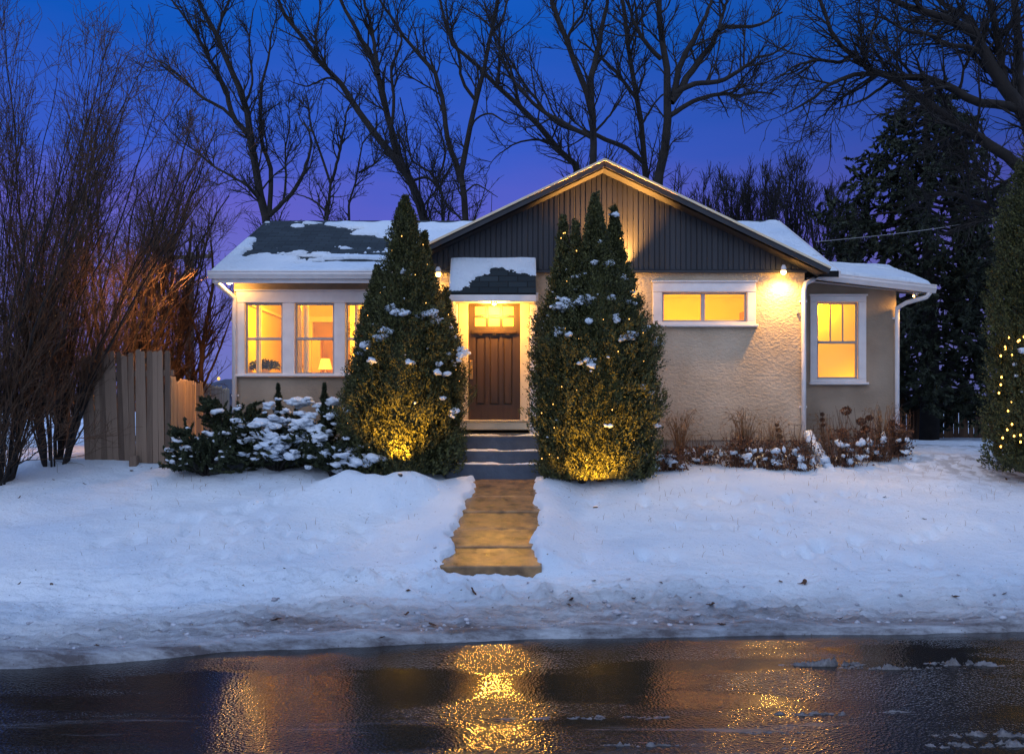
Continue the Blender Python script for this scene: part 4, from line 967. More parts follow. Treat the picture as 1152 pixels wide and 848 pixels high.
# big tree at the right edge, trunk partly out of frame
bare_tree('spreading_bare_tree', 'massive bare tree at the right edge with limbs sweeping left over the spruce', 'tree', 19, [
    ([(1188, 480), (1182, 320), (1170, 200), (1152, 127), (1134, 103), (1122, 84), (1114, 68), (1104, 54), (1096, 44), (1072, 27), (1043, 15), (1019, 4), (990, -6)], .34, .06),
    ([(1150, 124), (1131, 118), (1102, 114), (1072, 100), (1043, 88), (1010, 86), (987, 83), (963, 84), (934, 94), (912, 112), (888, 126)], .12, .02),
    ([(1180, 215), (1149, 192), (1111, 162), (1081, 145), (1049, 121), (1019, 100), (993, 83), (960, 62), (940, 44), (928, 18), (918, -6)], .15, .025),
    ([(1130, 98), (1126, 60), (1120, 30), (1112, -14)], .11, .06),
    ([(1152, 127), (1146, 70), (1144, 30), (1140, -14)], .13, .08),
    ([(1185, 262), (1140, 245), (1096, 227), (1066, 218), (1040, 222)], .10, .04),
    ([(1114, 66), (1095, 55), (1066, 50), (1049, 41), (1017, 33), (990, 20), (975, 30)], .07, .015),
    ([(1096, 44), (1090, 24), (1070, 10), (1040, -8)], .09, .04),
    ([(1104, 54), (1110, 80), (1090, 60), (1060, 62)], .05, .015),
    ([(1010, 86), (990, 100), (965, 115), (935, 124)], .045, .012),
    ([(960, 62), (945, 70), (920, 68), (895, 75), (872, 90)], .05, .012),
    ([(1149, 192), (1130, 205), (1108, 200), (1090, 185)], .05, .012)],
    4.0, 7.5, 6.5, seed=11, twig_r=.0068, l1=(.6, 2.0), l2=(.3, .8), depth=.9, up=.05, base_z=1.45)

# copse behind the right roof: low upright shrubs against the sky
for k, (px, top, Y) in enumerate([(785, 205, 34), (822, 182, 35), (858, 190, 34), (892, 178, 36), (925, 200, 35), (760, 235, 33), (955, 215, 34)]):
    limbs = []
    g = np.random.default_rng(k+40)
    for j in range(9):
        sx = (g.random()-.5)*52; tp = top+g.random()*28
        limbs.append(([(px+sx*.15, 330), (px+sx*.4, 290), (px+sx*.75, (300+tp)/2-10), (px+sx, tp+12)], .05, .012))
    bare_tree('bare_shrub', ['bare shrub low behind the right roof, left of the tallest clump', 'round topped bare thicket standing over the right roof slope', 'bare upright thicket above the right end of the roof ridge', 'tall dense bare thicket left of the dark spruce', 'bare thicket touching the left side of the spruce', 'low bare shrub showing just above the right gable slope', 'thin bare shrub overlapping the spruce boughs'][k], 'shrub', Y, limbs, 3.2, 6.5, 3.5, 'bare thickets behind the right roof', seed=30+k, l1=(.5, 1.5), l2=(.3, .8), up=.7, depth=.9, twig_r=.010, trunk_ext=True)

# thicket of many stemmed shrubs at the left
def multi_stem(name, label, px, Y, n, hts, spread, lean, seed, group, r=.04, d1=2.6, d2=5, d3=4, m='twig', up=.25, twig_r=.0045, cat='shrub', l1=(.5, 1.5), l2=(.25, .7)):
    g = np.random.default_rng(seed); x0 = PX(px, Y); z0 = gh(x0, Y) if Y < 24 else 1.5
    t = empty(name, (x0, Y, z0), label, cat, group)
    Pm = []; Rm = []
    for i in range(n):
        a = g.random()*2*math.pi; H = hts[0]+(hts[1]-hts[0])*g.random(); sp_ = spread*(.3+.7*g.random())
        bx = x0+.18*math.cos(a)*spread*.4; by = Y+.18*math.sin(a)
        pts = [(bx, by, z0-.1)]
        for f in (.2, .42, .65, .85, 1):
            pts.append((bx+math.cos(a)*sp_*f**1.2+lean*f**1.5, by+math.sin(a)*sp_*.5*f, z0+H*f-(.10*H*f**3 if sp_ > spread*.7 else 0)))
        rr = r*(.55+.6*g.random()); p, q = resample(pts, [rr, rr*.6, rr*.22], 14, .018); Pm.append(p); Rm.append(q)
    Pm = np.stack(Pm); Rm = np.stack(Rm); v, q = tubes_np(Pm, Rm, 7); mesh_obj('stems', v, q, M['bark'], t, smooth=True)
    A, AR_ = grow(Pm, Rm, d1, *l1, (18, 45), up, .09, 8, .02, tmin=.12, rfac=.6, rtip=.35, g=g); AR_ = np.maximum(AR_, twig_r)
    B, BR = grow(A, AR_, d2, *l2, (20, 55), up*.6, .16, 6, .01, tmin=.1, rfac=.7, rtip=.45, g=g); BR = np.maximum(BR, twig_r*.75)
    parts = [tubes_np(A, AR_, 4), tubes_np(B, BR, 3)]
    if d3:
        C, CR = grow(B, BR, d3, .12, .38, (25, 65), .05, .2, 4, .008, g=g); CR = np.maximum(CR, twig_r*.6); parts.append(tubes_np(C, CR, 3))
    v, q = join_np(parts); mesh_obj('twigs', v, q, M[m], t, smooth=True)
    return t
GT = 'many stemmed bare shrubs in the left thicket'
multi_stem('bare_shrub', 'huge bare shrub filling the left edge of the yard', 0, 15.9, 34, (4.4, 7.6), 2.3, .75, 51, GT, .026, d1=3.4, d2=5)
multi_stem('bare_shrub', 'tall bare shrub arching right just left of the leaning fence', 62, 16.8, 32, (4.0, 7.6), 2.3, .7, 52, GT, .026, d1=3.6, d2=5.2)
multi_stem('bare_shrub', 'bare shrub tangle standing behind the leaning fence panels', 128, 20, 20, (3.5, 6.6), 2.1, .5, 53, GT, .04, d1=3.2, d2=6)
multi_stem('bare_shrub', 'amber lit bare shrub rising over the right end of the leaning fence', 182, 21.5, 22, (2.6, 5.2), 1.9, .1, 54, GT, .035, d1=3.4, d2=7)
multi_stem('bare_shrub', 'low bramble tangle at the far left foot of the thicket', -6, 15.6, 14, (.8, 1.9), 1.0, .35, 55, GT, .02, d1=4.5, d2=7)
multi_stem('bare_shrub', 'bare shrub in the gap between fence and thicket', 78, 19.5, 14, (2.0, 4.2), 1.6, .2, 56, GT, .03, d1=3.8, d2=7)
# two dark trunks between the fence and the house
bare_tree('slim_bare_tree', 'slim dark bare tree between the utility pole and the fence corner', 'tree', 22, [
    ([(196, 480), (200, 420), (204, 370), (207, 330), (212, 290), (216, 250)], .10, .03),
    ([(203, 390), (192, 350), (186, 310), (176, 270)], .05, .015), ([(207, 335), (222, 305), (232, 270), (236, 240)], .04, .012)], 3.6, 7, 5, 'slim bare trees left of the house', seed=61, m='twig', up=.4, l1=(.5, 1.3), twig_r=.006)
bare_tree('slim_bare_tree', 'slim bare tree nearest the left wall of the house', 'tree', 21.5, [
    ([(224, 480), (226, 430), (228, 390), (235, 350), (240, 310), (237, 270)], .085, .025),
    ([(226, 440), (240, 410), (252, 380), (262, 350)], .04, .012), ([(228, 392), (216, 360), (205, 340)], .035, .012)], 3.6, 7, 5, 'slim bare trees left of the house', seed=62, m='twig', up=.35, l1=(.5, 1.2), twig_r=.006)
bare_tree('slim_bare_tree', 'slim bare tree standing right behind the tall fence panel', 'tree', 21, [
    ([(166, 480), (168, 430), (163, 380), (168, 330), (176, 280), (170, 235)], .09, .025),
    ([(165, 400), (150, 360), (140, 320), (120, 290)], .05, .015), ([(167, 340), (186, 310), (200, 280)], .04, .012)], 3.6, 7, 5, 'slim bare trees left of the house', seed=63, m='twig', up=.35, l1=(.5, 1.2), twig_r=.006)

# ------------------------------------------------------------------ spruce
def spruce():
    Y = 26; x0 = PX(1045, Y); zt = PZ(92, Y); z0 = 1.5
    t = empty('spruce', (x0, Y, z0), 'broad dark spruce standing behind the side yard fence', 'tree')
    m_ = MB(); m_.tube([(x0, Y, z0-.2), (x0+.05, Y, 4), (x0-.05, Y, 7), (x0-.1, Y, zt)], [.26, .2, .12, .03], 10); m_.build('trunk', M['bark'], t, smooth=True)
    g = np.random.default_rng(9); Bp = []; Br = []
    prof_z = [1.9, 3.0, 5.0, 6.9, 8.4, 9.6, zt]; prof_r = [1.9, 2.7, 3.3, 3.3, 2.3, 1.2, .1]
    nb = 165; zs_ = 2.5+(zt-2.7)*(np.arange(nb)/nb)**1.0
    for i, z in enumerate(zs_):
        a = i*2.4+g.random()*.8; R = np.interp(z, prof_z, prof_r)*(.55+.55*g.random())
        pts = [(x0+math.cos(a)*R*f, Y+math.sin(a)*R*f, z-.16*R*math.sin(f*2.2)+.10*R*f*f) for f in (0, .33, .66, 1)]
        p, r = resample(pts, [.045, .03, .01], 8, .03); Bp.append(p); Br.append(r)
    Bp = np.stack(Bp); Br = np.stack(Br)
    C, CR = grow(Bp, Br, 5.5, .35, .95, (35, 65), -.25, .1, 5, .012, tmin=.22, g=g)
    C2, CR2 = grow(C, CR, 4.5, .15, .4, (30, 60), -.25, .1, 3, .008, tmin=.1, g=g)
    v, q = join_np([tubes_np(Bp, Br, 5), tubes_np(C, CR, 3)]); mesh_obj('boughs', v, q, M['bark'], t)
    def needles(Cx, n):
        K = Cx.shape[1]; i = g.integers(0, len(Cx), n); f = g.random(n)*(K-1); k = np.minimum(f.astype(int), K-2); fr = (f-k)[:, None]
        p = Cx[i, k]*(1-fr)+Cx[i, k+1]*fr; d = Cx[i, k+1]-Cx[i, k]; d /= np.linalg.norm(d, axis=1, keepdims=True)+1e-9
        return p, d+g.normal(size=d.shape)*.55
    p1, d1 = needles(C, 28000); p2, d2 = needles(C2, 34000)
    v, q = join_np([cards(p1, d1, .05+.05*g.random(len(p1)), .12+.13*g.random(len(p1)), g), cards(p2, d2, .04+.05*g.random(len(p2)), .10+.12*g.random(len(p2)), g)])
    mesh_obj('needles', v, q, M['spruce'], t)
spruce()

# ------------------------------------------------------------------ cedars (arborvitae)
def cedar(label, cones, base, ncards, snow_pts, seed, size=1.0, Ydepth=.75, name='cedar'):
    """cones: list of (px centre, px tip y, px base y, [(fraction from the base, half width px)], Y)"""
    g = np.random.default_rng(seed); Yb = cones[0][4]
    x0 = PX(base[0], Yb); z0 = gh(x0, Yb); t = empty(name, (x0, Yb, z0), label, 'tree')
    tot = sum((c[2]-c[1])*max(w_ for _, w_ in c[3]) for c in cones); parts = []; core = []
    trunk = MB()
    for ci, (cx, ty, by, prof, Y) in enumerate(cones):
        n = int(ncards*(by-ty)*max(w_ for _, w_ in prof)/tot); zb, zt = PZ(by, Y), PZ(ty, Y); xc = PX(cx[0], Y); xt = PX(cx[1], Y)
        fs = [p[0] for p in prof]; ws = [p[1]/F*Y for p in prof]
        # more samples where it is wider
        f = g.random(n*3)**1.0; keep = g.random(n*3) < (.12+np.interp(f, fs, ws)/max(ws)); f = f[keep][:n]; n = len(f)
        a = g.random(n)*2*np.pi
        R = np.interp(f, fs, ws)
        lump = 1+.46*fbm(a*2.1+seed+ci*5, f*(zt-zb)*1.9, 3, 1.0)+.34*fbm(a*6+ci, f*(zt-zb)*4.5, 3, 1)
        # seams so that it reads as bundled sprays
        depth_ = 1-.26*g.random(n)**1.6
        rad = R*lump*depth_+.10*np.minimum(1, R/.5)*np.maximum(0, fbm(a*3+9+ci, f*(zt-zb)*3.2, 2, 1.3))
        p = np.stack([xc+(xt-xc)*f+np.cos(a)*rad, Y+np.sin(a)*rad*Ydepth, zb+(zt-zb)*f+.02*g.normal(size=n)], 1)
        inner = g.random(n) < .30; p_in = p[inner].copy(); ax = xc+(xt-xc)*f[inner]
        p_in[:, 0] = ax+(p_in[:, 0]-ax)*.84; p_in[:, 1] = Y+(p_in[:, 1]-Y)*.84
        Lc = (.035+.05*g.random(len(p_in)))*size; Dn = np.stack([np.cos(a[inner])*.5, np.sin(a[inner])*.5, np.full(len(p_in), .8)], 1)+g.normal(size=p_in.shape)*.5
        parts.append(cards(p_in, Dn, Lc*.6, Lc, g))
        # flat fan-shaped sprays
        per = 34; ns = int(n*.70/per); sel = g.choice(np.where(~inner)[0], ns, replace=False); c0 = p[sel]; aa = a[sel]+.35*g.normal(size=ns)
        Ds = np.stack([np.cos(aa)*.62, np.sin(aa)*.62, .55+.45*g.random(ns)], 1)+g.normal(size=(ns, 3))*.18; Ds /= np.linalg.norm(Ds, axis=1, keepdims=True)
        Sd = np.cross(Ds, g.normal(size=(ns, 3))); Sd /= np.linalg.norm(Sd, axis=1, keepdims=True)
        sz = np.clip(R[sel]/.5, .35, 1)*(.12+.13*g.random(ns))*size
        tt = g.random((ns, per))**.8; ww = (g.random((ns, per))-.5)*.95*np.sin(np.pi*(.18+.75*tt))
        pp_ = c0[:, None]+Ds[:, None]*(tt*sz[:, None])[..., None]+Sd[:, None]*(ww*sz[:, None])[..., None]+g.normal(size=(ns, per, 3))*.006
        dd_ = Ds[:, None]+Sd[:, None]*(ww*1.5)[..., None]+g.normal(size=(ns, per, 3))*.18
        pp_ = pp_.reshape(-1, 3); dd_ = dd_.reshape(-1, 3); L = (.028+.026*g.random(len(pp_)))*size
        parts.append(cards(pp_, dd_, L*.42, L, g))
        # protruding spray tips on the silhouette
        m = n//9; f2 = g.random(m); a2 = g.random(m)*2*np.pi; R2 = np.interp(f2, fs, ws)*(1+.46*fbm(a2*2.1+seed+ci*5, f2*(zt-zb)*1.9, 3, 1.0)+.34*fbm(a2*6+ci, f2*(zt-zb)*4.5, 3, 1))
        base_p = np.stack([xc+(xt-xc)*f2+np.cos(a2)*R2, Y+np.sin(a2)*R2*Ydepth, zb+(zt-zb)*f2], 1)
        D2 = np.stack([np.cos(a2)*.6, np.sin(a2)*.6, np.full(m, .9)], 1)+g.normal(size=(m, 3))*.25; D2 /= np.linalg.norm(D2, axis=1, keepdims=True)
        for k in range(6):
            L = (.055-.005*k)*size*np.ones(m); q_ = base_p+D2*(k*.032*size*np.clip(R2/.35, .25, 1.0))[:, None]+g.normal(size=(m, 3))*.010
            parts.append(cards(q_, D2+g.normal(size=(m, 3))*.4, L*.5, L, g))
        K = 10; ang = np.linspace(0, 2*np.pi, 17)[:-1]; prof_l = []
        mb_ = MB(); ring = []
        for k in range(K):
            ff = k/(K-1)*.96; rr = np.interp(ff, fs, ws)*.55
            for an in ang: ring.append((xc+(xt-xc)*ff+math.cos(an)*rr, Y+math.sin(an)*rr*Ydepth, zb+(zt-zb)*ff))
        core.append((np.array(ring), np.array([(k*16+j, k*16+(j+1) % 16, (k+1)*16+(j+1) % 16, (k+1)*16+j) for k in range(K-1) for j in range(16)])))
        trunk.tube([(xc, Y, z0-.1), (xc, Y, zb+.3), (xc+(xt-xc)*.5, Y, (zb+zt)/2)], [.07, .06, .03], 8)
    trunk.build('trunk', M['bark'], t, smooth=True)
    v, q = join_np(parts+core); mesh_obj('foliage', v, q, M['arbor'], t)
    # snow clumps caught on the sprays
    C = []; S = []
    for (px, py, w_, h_) in snow_pts:
        # place on the front surface of the nearest cone
        best = None
        for (cx, ty, by, prof, Y) in cones:
            f = (by-py)/(by-ty)
            if 0 <= f <= 1:
                hw = np.interp(f, [p[0] for p in prof], [p[1] for p in prof]); c = cx[0]+(cx[1]-cx[0])*f; u = (px-c)/hw
                if abs(u) <= 1.1:
                    yy = Y-math.sqrt(max(0, 1-min(1, u*u)))*hw/F*Y*Ydepth-.03
                    if best is None or yy < best: best = yy
        Yp = best if best is not None else Yb-.2
        k = max(2, int(w_*h_/9))
        for j in range(k):
            ox = g.normal()*w_*.30; C.append(P(px+ox, py+g.normal()*h_*.26+abs(ox)*.12, Yp+g.normal()*.03)); s_ = (.022+.030*g.random()**1.5); S.append((s_*1.2, s_, s_*.8))
    for _ in range(26):
        cx, ty, by, prof, Y = cones[g.integers(0, len(cones))]; f = .08+.8*g.random(); a = math.pi*(1+g.random()); hw = np.interp(f, [p[0] for p in prof], [p[1] for p in prof])/F*Y
        xc = PX(cx[0]+(cx[1]-cx[0])*f, Y); C.append((xc+math.cos(a)*hw, Y+math.sin(a)*hw*Ydepth-.02, PZ(by, Y)+(PZ(ty, Y)-PZ(by, Y))*f)); s_ = .008+.016*g.random()**2; S.append((s_*1.5, s_*1.2, s_))
    v, q = blobs(C, S, .7, g=g); tag(mesh_obj('snow', v, q, M['snow'], t, smooth=True), kind='stuff')
    return t
CL = [((455, 456), 222, 532, [(0, 52), (.08, 58), (.25, 58), (.42, 50), (.55, 38), (.7, 24), (.82, 15), (.92, 9), (1, 1)], 16.2),
      ((473, 477), 262, 530, [(0, 38), (.3, 44), (.5, 34), (.75, 15), (1, 1)], 16.4),
      ((418, 424), 300, 534, [(0, 32), (.3, 34), (.6, 20), (.85, 9), (1, 1)], 16.3),
      ((492, 502), 325, 530, [(0, 18), (.3, 22), (.6, 20), (.85, 8), (1, 1)], 16.45)]
SNL = [(452, 351, 17, 8), (482, 353, 20, 9), (491, 360, 12, 8), (441, 345, 10, 6), (433, 372, 14, 9), (425, 380, 8, 6), (411, 388, 12, 9), (406, 398, 6, 5), (429, 381, 8, 6), (460, 407, 11, 5), (420, 405, 6, 5), (505, 367, 9, 8), (512, 380, 9, 6), (520, 396, 15, 14), (494, 410, 6, 6), (511, 408, 5, 7), (502, 422, 5, 7), (490, 417, 4, 6), (500, 447, 5, 3), (508, 466, 6, 6), (453, 305, 4, 3), (497, 340, 6, 6)]
cedar('broad pointed green cedar left of the front steps dusted with snow', CL, (455, 0), 105000, SNL, 21)
CR_ = [((675, 669), 220, 537, [(0, 44), (.1, 54), (.3, 60), (.48, 56), (.62, 36), (.75, 17), (.87, 9), (.95, 5), (1, 1)], 15.9),
       ((695, 691), 234, 538, [(0, 36), (.3, 39), (.5, 35), (.68, 22), (.85, 8), (1, 1)], 16.1),
       ((630, 634), 244, 539, [(0, 18), (.2, 28), (.5, 32), (.7, 17), (.85, 7), (1, 1)], 16.0),
       ((655, 647), 250, 537, [(0, 36), (.5, 34), (.75, 13), (.87, 6), (1, 1)], 15.9)]
SNR = [(642, 342, 30, 9), (656, 337, 16, 8), (628, 347, 12, 6), (627, 372, 14, 8), (638, 375, 6, 5), (664, 407, 14, 9), (691, 357, 10, 7), (707, 341, 10, 6), (711, 376, 12, 9), (700, 380, 6, 6), (740, 385, 8, 12), (724, 369, 8, 6), (682, 296, 6, 6), (667, 296, 5, 6), (692, 242, 8, 5), (700, 311, 8, 5), (646, 310, 6, 5), (676, 272, 5, 4), (688, 335, 6, 5), (722, 436, 7, 6), (729, 440, 5, 4), (738, 480, 7, 5), (733, 473, 4, 4), (683, 478, 6, 4), (663, 361, 4, 4), (629, 335, 6, 4), (617, 355, 5, 4)]
cedar('broad many tipped green cedar right of the front steps with snow clumps', CR_, (668, 0), 120000, SNR, 22)
CE = [((1164, 1190), 90, 530, [(0, 36), (.1, 46), (.3, 50), (.5, 50), (.7, 38), (.85, 22), (1, 1)], 15.9)]
cedar('dark cedar cut off by the right edge of the picture with warm bulbs', CE, (1160, 0), 70000, [(1150, 395, 4, 3)], 23, 1.0, 1.0)

def fairy(label, cones, n, seed, ymin, ymax, m, r, cable=True, Ydepth=.75, out=.05):
    g = np.random.default_rng(seed); pts = []
    for i in range(n*6):
        cx, ty, by, prof, Y = cones[g.integers(0, len(cones))]; py = ymin+(ymax-ymin)*g.random(); f = (by-py)/(by-ty)
        if not 0.02 < f < .97: continue
        a = math.pi*(1+g.random()); hw = np.interp(f, [p[0] for p in prof], [p[1] for p in prof])/F*Y
        pts.append((PX(cx[0]+(cx[1]-cx[0])*f, Y)+math.cos(a)*hw*1.02, Y+math.sin(a)*hw*Ydepth*1.02-out, PZ(py, Y)))
        if len(pts) >= n: break
    pts.sort(key=lambda p: p[2])
    t = empty('string_lights', tuple(np.mean(pts, 0)), label, 'lights')
    # wire, zigzagging up through the sprays
    w_ = MB()
    for a, b in zip(pts[:-1], pts[1:]):
        if math.dist(a, b) < .45: w_.tube([a, ((a[0]+b[0])/2, (a[1]+b[1])/2+.03, (a[2]+b[2])/2-.03), b], .0022, 4)
    if w_.n: w_.build('wire', M['black'], t)
    for p in pts:
        V, T = blobs([p], [(r, r, r*1.4)], 0); mesh_obj('bulb', V, T, m, t, smooth=True)
fairy('string of tiny warm bulbs in the cedar left of the steps', CL, 30, 71, 260, 515, M['fairy'], .0075)
fairy('string of tiny warm bulbs in the cedar right of the steps', CR_, 34, 72, 255, 525, M['fairy'], .0075)
fairy('string of bright golden bulbs on the cedar at the right edge', CE, 84, 73, 370, 510, M['fairy_hot'], .013, Ydepth=1.0, out=.07)

# spotlights in the snow at the foot of each cedar
def ground_spot(px, py, Y, target, energy, label, cone=112):
    loc = P(px, py, Y); z = gh(loc[0], Y); t = empty('ground_spotlight', (loc[0], Y, z), label, 'spotlight', 'garden spotlights under the two cedars')
    m_ = MB(); m_.tube([(loc[0], Y, z-.05), (loc[0], Y, z+.01)], .008, 6); m_.build('stake', M['black'], t)
    a = Vector((loc[0], Y, z-.02)); d = (Vector(target)-a).normalized()
    m_ = MB(); m_.tube([a-d*.05, a-d*.02, a+d*.03], [.015, .035, .04], 12); m_.build('housing', M['black'], t)
    m_ = MB(); m_.tube([a+d*.031, a+d*.034], [.036, .034], 12); m_.build('lens', M['fairy'], t)
    lamp('light', a+d*.20, energy, (1, .45, .04), t, .03, 'SPOT', tuple(a+d), cone, .8)
ground_spot(450, 0, 15.22, P(452, 455, 15.75), 300, 'black garden spotlight glowing under the left cedar')
ground_spot(670, 0, 14.93, P(668, 460, 15.6), 330, 'black garden spotlight glowing under the right cedar')

# ------------------------------------------------------------------ junipers under the front windows
def juniper(label, px, py, Y, rx, rz, seed, n=26, snow=18, ry=.6):
    g = np.random.default_rng(seed); x0, _, _ = P(px, py, Y); z0 = gh(x0, Y)
    t = empty('juniper_bush', (x0, Y, z0), label, 'bush', 'spreading junipers below the left windows')
    Pm = []; Rm = []
    for i in range(n):
        a = g.random()*2*math.pi; R = .55+.5*g.random(); H = rz*(.12+.98*g.random())
        dx_, dy_ = math.cos(a)*rx*R, math.sin(a)*ry*R
        pts = [(x0+dx_*.1, Y+dy_*.1, z0), (x0+dx_*.45, Y+dy_*.45, z0+H*(.45+.35*g.random())), (x0+dx_*.8, Y+dy_*.8, z0+H*1.0), (x0+dx_*1.1, Y+dy_*1.1, z0+H*(.72+.5*g.random()))]
        p, r = resample(pts, [.02, .012, .004], 8, .015); Pm.append(p); Rm.append(r)
    Pm = np.stack(Pm); Rm = np.stack(Rm)
    A, AR_ = grow(Pm, Rm, 9, .15, .42, (25, 55), .15, .1, 5, .006, tmin=.15, g=g)
    v, q = join_np([tubes_np(Pm, Rm, 5), tubes_np(A, np.maximum(AR_, .003), 3)]); mesh_obj('stems', v, q, M['bark'], t)
    K = A.shape[1]; m = len(A)*70; i = g.integers(0, len(A), m); f = g.random(m)*(K-1); k = np.minimum(f.astype(int), K-2); fr = (f-k)[:, None]
    p = A[i, k]*(1-fr)+A[i, k+1]*fr; d = A[i, k+1]-A[i, k]; d /= np.linalg.norm(d, axis=1, keepdims=True)+1e-9
    v, q = cards(p, d+g.normal(size=d.shape)*.55, .020+.014*g.random(m), .06+.05*g.random(m), g); mesh_obj('foliage', v, q, M['juniper'], t)
    # snow lying along the boughs
    C = []; S = []
    for j in range(snow*7):
        b = g.integers(0, len(Pm)); k = g.integers(3, 8); c = Pm[b, k]+np.array([g.normal()*.05, g.normal()*.05-.03, .05+.03*g.random()])
        s_ = .018+.045*g.random()**1.8; C.append(c); S.append((s_*1.4, s_*1.1, s_*.6))
    v, q = blobs(C, S, .8, g=g); tag(mesh_obj('snow', v, q, M['snow'], t, smooth=True), kind='stuff')
juniper('dark spiky juniper bush beside the leaning fence', 232, 500, 16.2, .62, .62, 81, 50, 9)
juniper('dark juniper reaching up to the left corner of the house', 262, 480, 16.9, .62, .95, 82, 44, 8)
juniper('low juniper in the middle of the row, mostly buried in snow', 312, 490, 16.5, .75, .60, 83, 50, 34)
juniper('snow heaped juniper under the middle front window', 350, 480, 16.9, .75, .72, 84, 46, 34)
juniper('low snowy juniper hugging the foot of the left cedar', 376, 500, 16.15, .50, .50, 85, 40, 22)
# deep snow heaped over the bushes
g_ = np.random.default_rng(4)
C = [P(px, py, Y) for px, py, Y in [(318, 452, 16.7), (330, 470, 16.4), (300, 468, 16.3), (345, 478, 16.3), (322, 490, 16.1), (310, 500, 16.0), (356, 496, 16.0), (338, 448, 16.9), (376, 470, 16.5), (340, 508, 15.9), (366, 452, 16.8), (300, 482, 16.1), (382, 512, 15.8), (394, 516, 15.7)]]
C2 = []; S = []
for c in C:
    for _ in range(5):
        C2.append(np.array(c)+g_.normal(size=3)*np.array([.13, .07, .06])+np.array([0, 0, -.06])); s_ = .03+.075*g_.random(); S.append((s_*1.35, s_*1.1, s_*.6))
v, q = blobs(C2, S, .75, True, g_); o = mesh_obj('snow_heap', v, q, M['snow'], smooth=True, origin=P(330, 480, 16.3)); tag(o, 'deep snow heaped over the low junipers below the windows', 'snow', kind='stuff')
def dwarf_spruce(px, ty, Y, label, w_=7):
    g = np.random.default_rng(int(px)); x0 = PX(px, Y); z0 = gh(x0, Y); zt = PZ(ty, Y); t = empty('dwarf_conifer', (x0, Y, z0), label, 'shrub', 'slim conifers among the junipers')
    m_ = MB(); m_.tube([(x0, Y, z0-.05), (x0+.02, Y, (z0+zt)/2), (x0, Y, zt)], [.025, .015, .004], 6); m_.build('stem', M['bark'], t)
    n = 2600; f = g.random(n)**.8; a = g.random(n)*2*np.pi; R = w_/F*Y*(1-f)**.7*(.4+.8*g.random(n))*(1+.4*np.sin(f*40)); p = np.stack([x0+np.cos(a)*R, Y+np.sin(a)*R, z0+(zt-z0)*f], 1)
    D = np.stack([np.cos(a), np.sin(a), np.full(n, .8)], 1)+g.normal(size=(n, 3))*.4; v, q = cards(p, D, .02*np.ones(n), .06+.03*g.random(n), g); mesh_obj('foliage', v, q, M['juniper'], t)
dwarf_spruce(365, 431, 16.7, 'slim upright conifer tip beside the left cedar', 9)
dwarf_spruce(313, 432, 17.0, 'small pointed conifer below the middle window', 8)

# ------------------------------------------------------------------ flower bed on the right
def grass_clump(px, Y, h, n, seed, label, lean=.0, spread=.28):
    g = np.random.default_rng(seed); x0 = PX(px, Y); z0 = gh(x0, Y); t = empty('dry_grass', (x0, Y, z0), label, 'plant', 'dried plants along the right wall')
    Pm = []; Rm = []
    for i in range(n):
        a = g.random()*2*math.pi; s_ = spread*(.3+g.random()); H = h*(.5+.6*g.random())
        pts = [(x0+math.cos(a)*.05, Y+math.sin(a)*.05, z0), (x0+math.cos(a)*s_*.35+lean*.3, Y+math.sin(a)*s_*.3, z0+H*.55), (x0+math.cos(a)*s_*.8+lean*.7, Y+math.sin(a)*s_*.6, z0+H*.95), (x0+math.cos(a)*s_*1.3+lean, Y+math.sin(a)*s_*.9, z0+H*(.95 if g.random() < .5 else .8))]
        p, r = resample(pts, [.0045, .004, .002], 7, .01); Pm.append(p); Rm.append(r)
    Pm = np.stack(Pm); Rm = np.stack(Rm); v, q = tubes_np(Pm, Rm, 3); mesh_obj('blades', v, q, M['straw'], t)
    m = n*7; i = g.integers(0, n, m); k = g.integers(3, 7, m); p = Pm[i, k]+g.normal(size=(m, 3))*.012; d = Pm[i, np.minimum(k, 5)+1]-Pm[i, np.minimum(k, 5)]
    v, q = cards(p, d+g.normal(size=(m, 3))*.004, .010*np.ones(m), .03+.03*g.random(m), g); mesh_obj('seed_heads', v, q, M['straw'], t)
grass_clump(838, 16.95, .85, 70, 91, 'arching dry grass clump left of the downspout')
grass_clump(765, 17.0, .80, 60, 92, 'dry grass clump beside the right cedar')
grass_clump(866, 17.0, .70, 40, 93, 'thin dry grass stems just left of the downspout', .1)
grass_clump(992, 17.6, .85, 55, 94, 'pale dry stems at the outer corner of the annex', .05)
grass_clump(930, 17.6, .70, 40, 95, 'thin dry stems under the annex window', .0)
